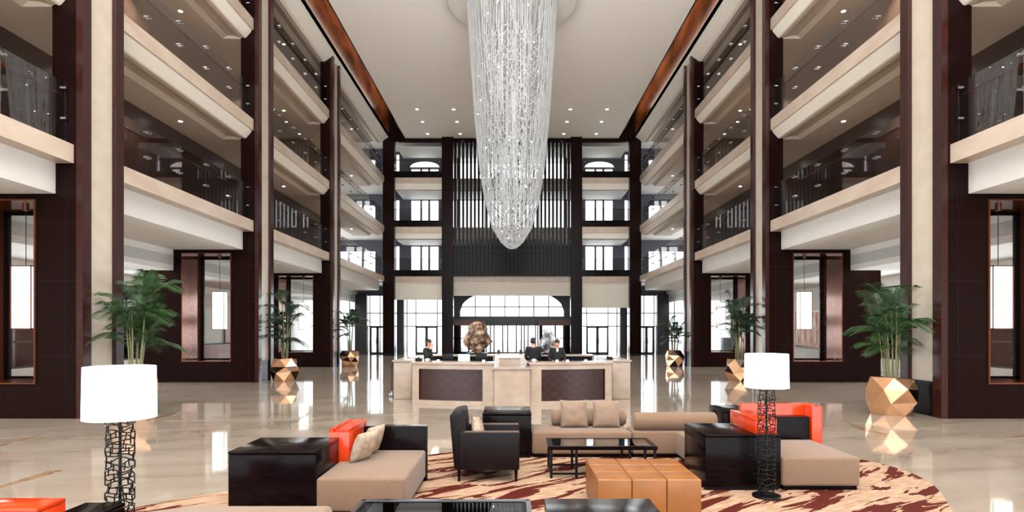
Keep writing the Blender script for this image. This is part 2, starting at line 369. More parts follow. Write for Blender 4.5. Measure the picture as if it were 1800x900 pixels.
# ------------------------------------------------------------------ piers with their window walls
ORD = ['nearest', 'second', 'third']
DARKW = M['wood']
for s in (-1, 1):
    for k, y0 in enumerate(PY):
        y1 = y0 + PD
        t = thing('pier', (s * 9.6, y0, 0), '%s dark wood pillar with cream stone strip and window wall, %s side' % (ORD[k], SIDE[s]), 'pillar', 'clad pillars along the atrium')
        # core
        MB().box(s * 9.34, s * 9.85, y0, y1, 0, 16.05).build('core_panel', M['wood'], t)
        MB().box(s * PX, s * 9.34, y0, y0 + .27, 0, 16.05).build('corner_fin', M['wood_red'], t)
        MB().box(s * PX, s * 9.34, y1 - .27, y1, 0, 16.05).build('corner_fin', M['wood_red'], t)
        MB().box(s * 9.30, s * 9.34, y0 + .27, y1 - .27, .76, 16.05).build('stone_facing', M['stone'], t)
        MB().box(s * 9.26, s * 9.34, y0 + .27, y1 - .27, 0, .76).build('plinth', M['black_wood'], t)
        # wing wall with opening X 10.2..12.0, z .74..4.7
        w = MB().box(s * 9.85, s * 10.2, y0, y1, 0, 4.82).box(s * 10.2, s * 12.0, y0, y1, 0, .74)
        w.box(s * 10.2, s * 12.0, y0, y1, 4.70, 4.82).box(s * 12.0, s * 12.3, y0, y1, 0, 4.82).box(s * 12.3, s * 13.4, y0, y1, 0, 4.07)
        w.build('window_wall', M['wood'], t)
        # panel joints
        j = MB()
        for zz in (1.35, 2.95, 4.2): j.box(s * 9.34, s * 10.14, y0 - .004, y0, zz, zz + .008)
        j.box(s * 9.55, s * 9.558, y0 - .004, y0, 0, 5.4).build('panel_joint', M['black'], t)
        # copper reveal
        r = MB().box(s * 10.2, s * 10.23, y0 - .03, y1, .74, 4.70).box(s * 11.97, s * 12.0, y0 - .03, y1, .74, 4.70)
        r.box(s * 10.23, s * 11.97, y0 - .03, y1, .74, .77).box(s * 10.23, s * 11.97, y0 - .03, y1, 4.67, 4.70)
        r.build('window_reveal', M['copper_wood'], t)
        f = MB().box(s * 11.97, s * 11.85, y1 - .1, y1 - .02, .77, 4.67).box(s * 10.23, s * 10.27, y1 - .1, y1 - .02, .77, 4.67)
        f.box(s * 10.23, s * 11.97, y1 - .1, y1 - .02, 4.6, 4.67).box(s * 10.23, s * 11.97, y1 - .1, y1 - .02, .77, .81)
        fo = f.build('window_frame', M['black_wood'], t)
        MB().box(s * 10.25, s * 11.95, y1 - .07, y1 - .06, .79, 4.63).build('glass_pane', M['glass'], fo)
        # lantern hanging in the opening
        ly = y0 + .62; lx = s * 10.92
        L = thing('hanging_lantern', (lx, ly, 1.92), 'tall glowing white lantern hanging in the window of the %s pillar on the %s' % (ORD[k], SIDE[s]), 'lantern', 'lanterns hanging in the pillar windows')
        MB().box(lx - .215, lx + .215, ly - .13, ly + .13, 1.94, 3.31).build('lantern_shade', M['lantern'], L)
        fr = MB()
        for ax in (-.225, .225):
            for ay in (-.14, .14): fr.box(lx + ax - .009, lx + ax + .009, ly + ay - .009, ly + ay + .009, 1.92, 3.34)
        for zz in (1.925, 3.325):
            fr.box(lx - .234, lx + .234, ly - .149, ly - .131, zz - .01, zz + .01).box(lx - .234, lx + .234, ly + .131, ly + .149, zz - .01, zz + .01)
            fr.box(lx - .234, lx - .216, ly - .149, ly + .149, zz - .01, zz + .01).box(lx + .216, lx + .234, ly - .149, ly + .149, zz - .01, zz + .01)
        fr.build('lantern_frame', M['copper_wood'], L)
        MB().cyl(lx, ly, 3.33, 4.6, .008, 8).build('cable', M['black'], L)
        MB().cyl(lx, ly, 4.58, 4.67, .06, 16).build('ceiling_cup', M['copper_wood'], L)

# ------------------------------------------------------------------ side balconies
def chain_x(pts, s): return [(s * x, z) for x, z in pts]
LW = ['lowest', 'middle', 'top']
BAYS = [(3.0, PY[0], 'before the nearest pillar'), (PY[0] + PD, PY[1], 'between the nearest and second pillars'),
        (PY[1] + PD, PY[2], 'between the second and third pillars'), (PY[2] + PD, 43.9, 'between the third pillar and the far wall')]
for s in (-1, 1):
    for lv, z in enumerate(LV):
        for bi, (ya, yb, bw) in enumerate(BAYS):
            t = thing('balcony', (s * 9.4, ya, z), '%s %s balcony %s, cream edge, glass railing' % (LW[lv], SIDE[s], bw), 'balcony', 'balconies along the atrium sides')
            MB().prism(chain_x([(9.39, z), (9.39, z - .4), (9.75, z - .4), (9.75, z)], s), ya, yb).build('stone_edge', M['edge'], t)
            if lv == 0:
                MB().prism(chain_x([(9.78, z - .4), (9.78, 4.82), (12.3, 4.82), (12.3, z - .4)], s), ya + .001, yb - .001).build('fascia', M['white'], t)
            else:
                MB().prism(chain_x([(9.46, z - .4), (9.47, z - .46), (9.66, z - .68), (9.72, z - .70), (9.72, z - .4)], s), ya, yb).build('moulding', M['cream'], t)
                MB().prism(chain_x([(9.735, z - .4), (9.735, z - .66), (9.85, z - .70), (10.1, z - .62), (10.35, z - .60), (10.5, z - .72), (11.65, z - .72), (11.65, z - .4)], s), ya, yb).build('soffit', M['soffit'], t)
            MB().box(s * 9.75, s * 11.65, ya, yb, z - .4, z - .02).build('floor_slab', M['cream'], t)
            # glass railing
            n = 5 if bi != 3 else 7
            if bi == 0: n = 6
            w = (yb - ya) / n
            g0 = None; s0 = None
            for i in range(n):
                yy = ya + i * w
                if g0 is None: g0 = MB().box(s * 9.55, s * 9.562, yy + .012, yy + w - .012, z, z + 1.32).build('glass_panel', M['railglass'], t)
                else: share(g0, 'glass_panel', t, 0, i * w, 0)
                for zz in (.55, 1.2):
                    for off in (.06, w - .06):
                        if s0 is None:
                            a = MB()
                            pts = [(s * 9.50, yy + .06, z + .55), (s * 9.62, yy + .06, z + .55)]
                            s0 = a.tube(pts, .028, 10).build('glass_fixing', M['chrome'], t); base = (yy + .06, .55)
                        else: share(s0, 'glass_fixing', t, 0, yy + off - base[0], zz - base[1])
            MB().tube([(s * 9.68, ya, z + 1.08), (s * 9.68, yb, z + 1.08)], .028, 10).build('handrail', M['copper_wood'], t)
    # top edge beam
    for bi, (ya, yb, bw) in enumerate(BAYS):
        pass
    ya, yb = -5, 43.9
    MBB = MB().prism(chain_x([(9.07, 16.35), (9.07, 16.05), (9.2, 16.0), (9.58, 15.72), (9.72, 15.68), (9.72, 16.35)], s), ya, yb)
    struct(MBB, 'trim_%d' % (5 if s < 0 else 6), M['cream'])
    MBB = MB().prism(chain_x([(9.735, 16.35), (9.735, 15.72), (9.9, 15.68), (10.2, 15.78), (10.5, 15.68), (11.65, 15.68), (11.65, 16.35)], s), ya, yb)
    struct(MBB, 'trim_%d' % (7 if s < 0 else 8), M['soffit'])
    # corridor back walls
    for lv, z in enumerate(LV):
        top = (LV + [16.4])[lv + 1] - .7
        struct(MB().box(s * 11.65, s * 11.8, -5, 40.5, z - .02, top), 'wall_corridor_' + SIDE[s], M['corr2'] if lv == 1 else M['corr1'])
        # round downlights
        for bi, (ya, yb, bw) in enumerate(BAYS):
            for q in (.25, .75):
                yd = ya + (yb - ya) * q
                zc = (top if lv < 2 else 15.68) if lv < 2 else 15.68
                zc = LV[lv + 1] - .72 if lv < 2 else 15.68
                d = thing('downlight', (s * 11.0, yd, zc), '%s small downlight over the %s %s balcony %s' % ('nearer' if q < .5 else 'farther', LW[lv], SIDE[s], bw), 'downlight', 'corridor ceiling downlights')
                MB().cyl(s * 11.0, yd, zc - .012, zc, .09, 20).build('trim_ring', M['white'], d)
                MB().cyl(s * 11.0, yd, zc - .018, zc - .012, .06, 16).build('lens', M['bulb'], d)

for s in (-1, 1):
    g = MB()
    for y0 in PY:
        for z in LV: g.box(s * 9.86, s * 11.65, y0, y0 + PD, z - (.72 if z > 6 else .45), z - .02)
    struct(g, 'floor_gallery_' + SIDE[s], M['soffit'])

# corridor lights (the glow of the ceiling lamps)
for s in (-1, 1):
    for lv, z in enumerate(LV):
        for yy in (8, 17.9, 26.9, 37):
            l = bpy.data.lights.new('corridor_lamp', 'SPOT'); l.energy = 170; l.spot_size = 2.5; l.spot_blend = .6; l.color = (1, .86, .72); l.shadow_soft_size = .06
            o = bpy.data.objects.new('corridor_lamp', l); COL.objects.link(o); o.location = (s * 11.0, yy, z + 2.75)

# ------------------------------------------------------------------ ground floor aisles
for s in (-1, 1):
    n = SIDE[s]
    # bulkhead and lower lit ceiling
    struct(MB().box(s * 12.3, s * 12.42, -5, 49.5, 4.07, 4.95), 'trim_bulkhead_' + n, M['white'])
    struct(MB().box(s * 12.42, s * 17.5, -5, 49.5, 4.32, 4.45), 'ceiling_aisle_' + n, M['white'])
    gr = MB()
    for zz in np.arange(4.26, 4.6, .045): gr.box(s * 12.292, s * 12.3, -5, 49.5, zz, zz + .022)
    struct(gr, 'trim_grille_' + n, mat('grey_grille_' + n, rgb(150, 150, 148), .5))
    cv = tag(MB().box(s * 12.5, s * 12.8, 0, 47, 4.25, 4.32).build('cove_light', M['cove']), 'long cove light strip along the %s aisle ceiling' % n, 'light strip')
    # outer wall: sill, head, piers between openings
    ow = MB().box(s * 17.2, s * 17.5, -5, 49.5, 3.9, 4.32).box(s * 17.2, s * 17.5, -5, 49.5, 0, .55)
    if s < 0: solid = [(-5, 8), (12.4, 14), (22.5, 24.2), (28.5, 40), (44, 49.5)]
    else: solid = [(-5, 8), (14, 15), (22.0, 23.4), (30.5, 43), (47, 49.5)]
    for a, b in solid: ow.box(s * 17.2, s * 17.5, a, b, .55, 3.9)
    struct(ow, 'wall_outer_' + n, M['white'])
    edges = [(solid[i][1], solid[i + 1][0]) for i in range(len(solid) - 1)]
    for i, (a, b) in enumerate(edges):
        w = MB(); k = max(2, int((b - a) / 1.6))
        for q in range(k + 1): yy = a + (b - a) * q / k; w.box(s * 17.3, s * 17.38, yy - .03, yy + .03, .55, 3.9)
        for zz in (.55, 1.45, 2.9, 3.84): w.box(s * 17.3, s * 17.38, a, b, zz, zz + .06)
        o = struct(w, 'window_%d' % (10 + i + (10 if s > 0 else 0)), M['frame'])
        MB().box(s * 17.335, s * 17.345, a, b, .56, 3.88).build('glass_pane', M['glass'], o)
# red panelling seen through the left second window; a painting on the right
p = thing('wall_panelling', (-17.1, 34, 0), 'red brown wood panelling with a pale niche on the far left aisle wall', 'panelling')
MB().box(-17.18, -17.08, 29.5, 39.5, 0, 1.1).box(-17.18, -17.08, 29.5, 39.5, 3.2, 3.9).box(-17.18, -17.08, 29.5, 33.2, 1.1, 3.2).box(-17.18, -17.08, 35.6, 39.5, 1.1, 3.2).build('panel', M['redwood'], p)
MB().box(-17.18, -17.0, 29.5, 39.5, 1.06, 1.14).build('dado_rail', M['black_wood'], p)
p = thing('painting', (17.1, 34.5, .9), 'tall abstract painting with orange strokes on white behind the second right window', 'painting')
MB().box(17.05, 17.18, 32.6, 36.0, .9, 3.0).build('frame', M['copper_wood'], p)
MB().box(17.03, 17.05, 32.7, 35.9, 1.0, 2.9).build('canvas', M['art'], p)
p = thing('storage_cabinet', (15.5, 42.6, 0), 'grey cabinet standing behind the third right window', 'cabinet')
MB().box(15.0, 16.2, 42.3, 42.9, 0, 1.35).build('body', mat('grey_laminate', rgb(110, 118, 124), .5), p, bevel=.01)
for q in (0, 1): MB().box(15.03 + q * .58, 15.59 + q * .58, 42.27, 42.3, .1, 1.3).build('door', mat('grey_door_%d' % q, rgb(120, 128, 134), .5), p)

# ------------------------------------------------------------------ far wall
def endx(px, Y=44.0): return (px - 900) * Y / 1050
for x0, x1, w in ((-9.5, -8.65, 'far left corner'), (8.65, 9.5, 'far right corner'), (-5.16, -4.32, 'left of the slatted screen'), (4.32, 5.16, 'right of the slatted screen')):
    t = thing('pier', ((x0 + x1) / 2, 43.9, 0), 'dark wood pillar of the far wall, %s' % w, 'pillar', 'far wall pillars')
    MB().box(x0, x1, 43.9, 44.4, 0, CEIL - .002).build('core_panel', M['wood'], t)
    MB().box(x0 + .02, x1 - .02, 43.87, 43.9, 0, .15).build('plinth', M['black'], t)
struct(MB().box(-8.65, 8.65, 44.25, 44.5, 15.85, CEIL), 'trim_head', M['wood'])
for (xa, xb, w) in ((-8.65, -5.16, 'left'), (5.16, 8.65, 'right'), (-4.32, 4.32, 'centre')):
    for lv, z in enumerate(LV):
        t = thing('balcony', ((xa + xb) / 2, ENDY, z), '%s balcony of the far wall, %s bay, cream edge, dark parapet' % (LW[lv], w), 'balcony', 'far wall balconies')
        ctr = w == 'centre'
        ze = z + .1 if lv == 0 else z
        yo = ENDY + (.25 if ctr and lv else 0)
        MB().box(xa, xb, yo, yo + .35, z - .42, z).build('stone_edge', M['edge'], t)
        zb = {0: (3.55 if w == 'right' else 4.15 if w == 'left' else 4.45)}.get(lv, z - .86)
        MB().box(xa, xb, yo + .05, yo + .35, zb, z - .42).build('fascia', M['cream'], t)
        MB().box(xa, xb, yo + .35, 47.55, z - .5, z - .02).build('floor_slab', M['white'], t)
        if not ctr:
            MB().box(xa, xb, yo + .02, yo + .08, z, z + .48).build('parapet', M['black_wood'], t)
            gp = MB().box(xa + .01, xb - .01, yo + .04, yo + .05, z + .48, z + 1.3).build('glass_panel', M['railglass'], t)
            MB().box(xa, xb, yo + .02, yo + .07, z + 1.3, z + 1.33).build('handrail', M['black'], t)
            # dark panelled side piece and lit white ceiling above
            x_in = xa + .35 if w == 'left' else xb - .35
for s in (-1, 1):    # slabs closing the corridor corners
    for lv, z in enumerate(LV):
        struct(MB().box(s * 9.5, s * 17, 43.9, 47.55, z - .5, z - .02), 'floor_gallery_corner', M['white'])
        struct(MB().box(s * 11.65, s * 17, 34.5, 43.9, z - .5, z - .02), 'floor_gallery_corner', M['white'])
for lv, z in enumerate(LV):
    struct(MB().box(-8.65, 8.65, 44.7, 47.58, (LV + [16.5])[lv + 1] - .92, (LV + [16.5])[lv + 1] - .88), 'ceiling_far_gallery', M['white'])

# slatted screen
t = thing('slatted_screen', (0, 44.1, 5.97), 'tall screen of vertical dark wood slats in the middle of the far wall', 'screen')
m_ = MB(); n = 30
for i in range(n):
    x = -4.32 + (i + .5) * 8.64 / n
    m_.box(x - .085, x + .085, 44.0, 44.2, 5.95, 15.85)
m_.build('slats', M['black_wood'], t)
MB().box(-4.32, 4.32, 44.21, 44.26, 5.9, 7.9).box(-4.32, 4.32, 43.97, 44.22, 5.88, 5.97).box(-4.32, 4.32, 43.98, 44.02, 7.62, 7.68).build('backing_panel', M['black'], t)

# back wall of the far gallery with its windows
GY = 47.6
def wall_with_holes(name, xa, xb, za, zb, holes, y0, y1, m):
    xs = sorted({xa, xb} | {h[0] for h in holes} | {h[1] for h in holes}); zs = sorted({za, zb} | {h[2] for h in holes} | {h[3] for h in holes})
    w = MB()
    for i in range(len(xs) - 1):
        for j in range(len(zs) - 1):
            cx = (xs[i] + xs[i + 1]) / 2; cz = (zs[j] + zs[j + 1]) / 2
            if not any(h[0] < cx < h[1] and h[2] < cz < h[3] for h in holes): w.box(xs[i], xs[i + 1], y0, y1, zs[j], zs[j + 1])
    return struct(w, name, m)
holes = []
for s in (-1, 1):
    for lv, z in enumerate(LV):
        top = z + 2.68 if lv < 2 else z + 1.55
        c = s * 6.95
        for a, b in ((-1.09, -.36), (-.23, .27), (.41, 1.09)):
            holes.append((min(c + a, c + b), max(c + a, c + b), z + .1, top))
        x0, x1 = sorted((s * 9.75, s * 9.55)); 
        holes.append(tuple(sorted((s * 8.98, s * 9.25))) + (z + .1, z + 2.7))
        for a in (10.9, 12.0, 13.1, 14.6): holes.append(tuple(sorted((s * a, s * (a + .95)))) + (z + .3, z + 2.3))
    for lv in (1, 2):
        z = LV[lv]
        for a in (.1, 1.15, 2.2, 3.25): holes.append(tuple(sorted((s * a, s * (a + .98)))) + (z + .2, z + 2.7))
wall_with_holes('wall_far', -17, 17, 4.7, 16.4, holes, GY, GY + .25, mat('dark_blue_grey_wall', rgb(52, 54, 66), .45, var=.05))
# round heads over the top windows
k = 30
for s in (-1, 1):
    t = MB(); c = s * 6.95
    o = struct(MB().box(c - 1.2, c + 1.2, GY - .03, GY, LV[2] + 1.62, LV[2] + 1.68), 'window_%d' % (1 if s < 0 else 2), M['cream'])
    pts = [(c + 1.15 * math.cos(PI * i / 16), LV[2] + 1.68 + .42 * math.sin(PI * i / 16)) for i in range(17)]
    MB().prism(pts, GY - .03, GY - .01).build('fan_light', M['glow'], o)  # glowing sheet on the wall, stands in for daylight behind the pane

# ground glazing of the far wall (y = 50)
def glazing(name, xa, xb, z1, mull, trans, door=None, m=M['frame'], Y=47.6):
    K = .952; xa *= K; xb *= K; z1 = 4.7; mull = [x * K for x in mull]; trans = [1.9 + (z - 1.9) * K for z in trans]
    if door: door = (door[0] * K, door[1] * K)
    g = MB()
    for x in mull: g.box(x - .035, x + .035, Y, Y + .1, 0, z1)
    for z in trans: g.box(xa, xb, Y, Y + .1, z - .035, z + .035)
    g.box(xa, xb, Y, Y + .1, z1 - .08, z1)
    o = struct(g, name, m)
    MB().box(xa, xb, Y + .045, Y + .055, .02, z1 - .05).build('glass_pane', M['glass'], o)
    if door:
        a, b = door
        d = MB(); zt = 2.15
        for x in (a, (a + b) / 2 - .05, (a + b) / 2 + .05, b): d.box(x - .05, x + .05, Y - .04, Y + .12, 0, zt)
        d.box(a, b, Y - .04, Y + .12, zt - .1, zt).box(a, b, Y - .04, Y + .12, 0, .12)
        dd = d.build('double_door', M['frame'], o)
        for q in (-.12, .12): MB().box((a + b) / 2 + q - .015, (a + b) / 2 + q + .015, Y - .1, Y - .04, .8, 1.3).build('door_handle', M['chrome'], dd)
    return o
for s in (-1, 1):
    def sx(a, b): return tuple(sorted((s * a, s * b)))
    a, b = sx(5.0, 9.75)
    glazing('door_%d' % (1 if s < 0 else 2), a, b, 4.3, [s * 5.4, s * 6.25, s * 8.05, s * 8.8, s * 9.75], [2.2, 3.3], sx(6.3, 8.0))
    struct(MB().box(s * 8.5, s * 9.05, 46.9, 47.4, 0, 4.7), 'trim_pillar_%s' % SIDE[s], M['frame'])
    a, b = sx(9.8, 16.9)
    glazing('door_%d' % (3 if s < 0 else 4), a, b, 4.3, [s * 10.6, s * 11.05, s * 11.9, s * 13.6, s * 15.2], [2.2, 3.3], sx(10.7, 11.8))
    struct(MB().box(s * 11.4, s * 12.35, 46.9, 47.4, 0, 4.7), 'trim_pillar_%s' % SIDE[s], M['frame'])
# centre: fan window over the entrance vestibule
wf = MB()
Yw = 49.0
R_ = 5.6; zc_ = 5.75 - R_
outer = [(-4.6, 3.0), (4.6, 3.0), (4.6, 5.4), (-4.6, 5.4)]
# spandrel panels following the arch
def archz(x):
    return 3.45 + 1.85 * math.sqrt(max(0, 1 - (x / 4.25) ** 2))
xs = [-4.25 + 8.5 * i / 40 for i in range(41)]
for i in range(40):
    x0, x1 = xs[i], xs[i + 1]; z0 = min(5.38, archz(x0)); z1 = min(5.38, archz(x1))
    wf.add([(x0, Yw, z0), (x1, Yw, z1), (x1, Yw, 5.4), (x0, Yw, 5.4), (x0, Yw + .15, z0), (x1, Yw + .15, z1), (x1, Yw + .15, 5.4), (x0, Yw + .15, 5.4)],
           [(0, 1, 2, 3), (4, 7, 6, 5), (0, 4, 5, 1), (1, 5, 6, 2), (2, 6, 7, 3), (3, 7, 4, 0)])
wf.box(-4.9, -4.25, Yw, Yw + .15, 2.3, 5.4).box(4.25, 4.9, Yw, Yw + .15, 2.3, 5.4).box(-4.25, 4.25, Yw, Yw + .15, 2.3, 3.02)
for x in (-3.0, -1.8, -.6, .6, 1.8, 3.0): wf.box(x - .04, x + .04, Yw, Yw + .12, 3.0, min(5.38, archz(x) + .02))
wf.box(-4.2, 4.2, Yw, Yw + .12, 3.76, 3.84)
o = struct(wf, 'window_3', M['frame'])
MB().box(-4.25, 4.25, Yw + .05, Yw + .06, 3.0, 5.35).build('glass_pane', M['glass'], o)
# vestibule boxes
for s in (-1, 1):
    t = thing('vestibule', (s * 3.4, 46.8, 0), '%s brown metal entrance vestibule beside the glass entrance doors' % SIDE[s], 'vestibule', 'entrance vestibules')
    MB().box(s * 2.15, s * 4.65, 46.8, 48.8, 2.25, 2.72).build('canopy', mat('brown_canopy_' + SIDE[s], rgb(92, 62, 56), .5), t)
    fr = MB()
    for x in (2.2, 3.4, 4.55): fr.box(s * (x - .06), s * (x + .06), 46.85, 46.97, 0, 2.25)
    fr.box(s * 4.0, s * 4.65, 46.85, 48.8, 0, 2.25).box(s * 2.15, s * 2.4, 46.85, 47.0, 0, 2.25).box(s * 2.15, s * 4.65, 46.85, 46.97, 1.2, 1.27).box(s * 2.15, s * 4.65, 46.85, 46.97, 0, .2)
    fo = fr.build('frame', M['wood'], t)
    MB().box(s * 2.25, s * 4.5, 46.9, 46.91, 0, 2.25).build('glass_pane', M['glass'], t)
# entrance doors between them
g = MB()
for x in (-2.1, -1.75, -1.45, -.75, -.35, .35, .75, 1.0, 1.3, 1.9, 2.1): g.box(x - .05, x + .05, 48.3, 48.4, 0, 2.35)
g.box(-2.15, 2.15, 48.3, 48.4, 2.25, 2.45).box(-2.15, 2.15, 48.3, 48.4, 0, .1)
o = struct(g, 'door_5', M['frame'])
MB().box(-2.15, 2.15, 48.345, 48.355, .1, 2.25).build('glass_pane', M['glass'], o)

# ------------------------------------------------------------------ ceiling downlights
for s in (-1, 1):
    for yi, yy in enumerate((38.4, 40.7, 43.2)):
        for xi, xx in enumerate((3.75, 6.1)):
            d = thing('downlight', (s * xx, yy, CEIL), 'round ceiling downlight %s of the chandelier, %s row, %s one' % (SIDE[s], ['front', 'middle', 'back'][yi], ['inner', 'outer'][xi]), 'downlight', 'atrium ceiling downlights')
            MB().cyl(s * xx, yy, CEIL - .02, CEIL, .13, 24).build('trim_ring', M['white'], d)
            MB().cyl(s * xx, yy, CEIL - .03, CEIL - .02, .085, 20).build('lens', M['bulb'], d)

# ------------------------------------------------------------------ chandelier
CY = 25.2
ch = thing('chandelier', (0, CY, CEIL), 'huge tapering crystal bead chandelier hanging from the atrium ceiling', 'chandelier')
cn = MB()
cn.lathe([(2.75, CEIL), (2.78, 15.75), (2.7, 15.68), (.3, 15.66)], 0, CY, 64)
cn.build('canopy', mat('pearl_white_canopy', rgb(214, 208, 200), .35, var=.03, scale=30), ch, smooth=True)
ZK = np.array([5.30, 5.36, 5.6, 6.2, 7.4, 8.6, 11.0, 13.4, 15.7]); RK = np.array([0.0, .2, .47, .84, 1.16, 1.36, 1.60, 1.76, 1.9])
def Rz(z): return np.interp(z, ZK, RK)
rs = np.random.RandomState(3)
V = []; F = []; off = 0
def strand(P, r0=.005, r1=.013):
    """P: (n,3) points; adds a thin string of faceted beads"""
    global off
    n = len(P)
    d = np.gradient(P, axis=0); d /= np.linalg.norm(d, axis=1)[:, None] + 1e-9
    up = np.array([0, 1.0, 0.05]); u = np.cross(d, up); u /= np.linalg.norm(u, axis=1)[:, None] + 1e-9
    w = np.cross(d, u)
    r = np.where(np.arange(n) % 2 == 0, r1, r0)[:, None]
    ring = np.stack([P + u * r, P + w * r, P - u * r, P - w * r], axis=1).reshape(-1, 3)
    V.append(ring)
    i = np.arange(n - 1)[:, None] * 4; j = np.arange(4)[None, :]
    f = np.stack([i + j, i + (j + 1) % 4, i + 4 + (j + 1) % 4, i + 4 + j], axis=-1).reshape(-1, 4) + off
    F.append(f); off += n * 4
def resample(P, step):
    L = np.r_[0, np.cumsum(np.linalg.norm(np.diff(P, axis=0), axis=1))]
    t = np.arange(0, L[-1], step)
    return np.stack([np.interp(t, L, P[:, k]) for k in range(3)], axis=1)
zz = np.linspace(5.3, 15.7, 400)
def ustrand(d, ang, sc=1.0):
    R = Rz(zz) * sc; ok = R > abs(d)
    if ok.sum() < 8: return
    z = zz[ok]; w = np.sqrt(R[ok] ** 2 - d ** 2)
    x = np.r_[-w[::-1], w]; z2 = np.r_[z[::-1], z]; y = np.full_like(x, d)
    ca, sa = math.cos(ang), math.sin(ang)
    P = np.stack([x * ca - y * sa, CY + x * sa + y * ca, z2], axis=1)
    strand(resample(P, .036))
for i in range(60):
    ustrand((-1 + 2 * (i + .5) / 60) * 1.82 + rs.uniform(-.01, .01), rs.uniform(-.06, .06), rs.uniform(.985, 1.0))
for i in range(22):
    ustrand((-1 + 2 * (i + .5) / 22) * 1.7, rs.uniform(-.5, .5), rs.uniform(.80, .97))
for i in range(24):
    ustrand(rs.uniform(-.4, .4), PI * i / 24, rs.uniform(.97, 1.0))
# swags inside and on the front
for i in range(46):
    zb = rs.uniform(6.3, 13.5); Rb = float(Rz(zb)) * .85
    hw = rs.uniform(.22, .6); a = rs.uniform(-PI, 0) if i % 3 else rs.uniform(0, PI)
    rr = rs.uniform(.2, .95) * max(.05, Rb - hw * .7)
    cx, cy_ = rr * math.cos(a), rr * math.sin(a)
    zt = np.linspace(0, 1, 160); z = zb + (15.7 - zb) * zt ** 1.6; w = hw * np.minimum(1, (zt * 9) ** .5)
    x = np.r_[-w[::-1], w]; z2 = np.r_[z[::-1], z]
    ca, sa = math.cos(rs.uniform(-.4, .4)), math.sin(rs.uniform(-.4, .4))
    P = np.stack([cx + x * ca, CY + cy_ + x * sa, z2], axis=1)
    strand(resample(P, .036))
# garlands hanging in rows on the front and back
for i, zb in enumerate(np.arange(5.55, 13.6, .06)):
    Rb = float(Rz(zb)); col = i % 5
    cx = (-.62, .58, 0, -.28, .34)[col] * Rb * rs.uniform(.85, 1.1) * (1 if zb > 6.6 else .4)
    hw = rs.uniform(.26, .44) * Rb + .05
    rise = rs.uniform(.5, .9) * hw * 2
    x = np.linspace(-hw, hw, 50); z = zb + rise * (np.abs(x) / hw) ** 2.2
    zs = np.linspace(.05, rs.uniform(1.0, 2.6), 40)
    x = np.r_[np.full(40, -hw), x, np.full(40, hw)]; z = np.r_[(z[0] + zs)[::-1], z, z[-1] + zs]
    z = np.minimum(z, 15.7); X = cx + x
    Rr_ = np.interp(z, ZK, RK) * .97; X = np.clip(X, -Rr_ * .98, Rr_ * .98)
    y = -np.sqrt(np.maximum(Rr_ ** 2 - X ** 2, 0)) * (1 if i % 4 else -1)
    strand(resample(np.stack([X, CY + y, z], axis=1), .036), .010, .023)
V = np.concatenate(V) - np.array([0, CY, CEIL]); F = np.concatenate(F)
me = bpy.data.meshes.new('bead_strands')
me.vertices.add(len(V)); me.vertices.foreach_set('co', V.astype(np.float32).ravel())
me.loops.add(F.size); me.loops.foreach_set('vertex_index', F.astype(np.int32).ravel())
me.polygons.add(len(F)); me.polygons.foreach_set('loop_start', np.arange(0, F.size, 4, dtype=np.int32))
me.update(); me.validate(); me.materials.append(M['crystal'])
bs = bpy.data.objects.new('bead_strands', me); COL.objects.link(bs); bs.parent = ch; bs['kind'] = 'stuff'
b0 = None
for i in range(85):
    z = rs.uniform(5.7, 15.5); R = float(Rz(z)) * rs.uniform(.2, .93); a = rs.uniform(-PI * .97, -.03 * PI) if i % 4 else rs.uniform(0, PI)
    p = (R * math.cos(a), CY + R * math.sin(a), z)
    if b0 is None:
        b0 = MB().lathe([(.002, p[2] - .026), (.018, p[2] - .018), (.026, p[2]), (.018, p[2] + .018), (.002, p[2] + .026)], p[0], p[1], 8).build('bulb', M['bulb'], ch, smooth=True); bp0 = p
    else: share(b0, 'bulb', ch, p[0] - bp0[0], p[1] - bp0[1], p[2] - bp0[2])
for z in (7, 9.5, 12, 14.5):
    l = bpy.data.lights.new('chandelier_glow', 'POINT'); l.energy = 7; l.color = (1, .95, .88); l.shadow_soft_size = .05
    o = bpy.data.objects.new('chandelier_glow', l); COL.objects.link(o); o.location = (0, CY, z)

# ------------------------------------------------------------------ rug
ctrl = [(-5.0, 4.2), (-4.5, 5.5), (-3.99, 6.37), (-3.34, 7.02), (-2.3, 8.15), (-1.25, 9.05), (-.5, 9.4), (1, 9.62), (3, 9.6), (4.4, 9.35), (5.0, 8.9),
        (5.27, 8.1), (5.12, 7.25), (4.6, 6.23), (4.0, 5.0), (3.6, 3.6), (2.0, 2.4), (-1, 2.2), (-3.8, 2.8)]
pts = []
nC = len(ctrl)
for i in range(nC):
    p0, p1, p2, p3 = [Vector(ctrl[(i + k) % nC]) for k in (-1, 0, 1, 2)]
    for q in range(8):
        t_ = q / 8
        v = .5 * ((2 * p1) + (-p0 + p2) * t_ + (2 * p0 - 5 * p1 + 4 * p2 - p3) * t_ ** 2 + (-p0 + 3 * p1 - 3 * p2 + p3) * t_ ** 3)
        pts.append((v.x, v.y))
rug = MB().prism(pts, 0, .012, 'z').build('rug', M['rug'])
tag(rug, 'large rounded cream rug with dark red tiger streaks under the lounge seating', 'rug')
RZ = .012

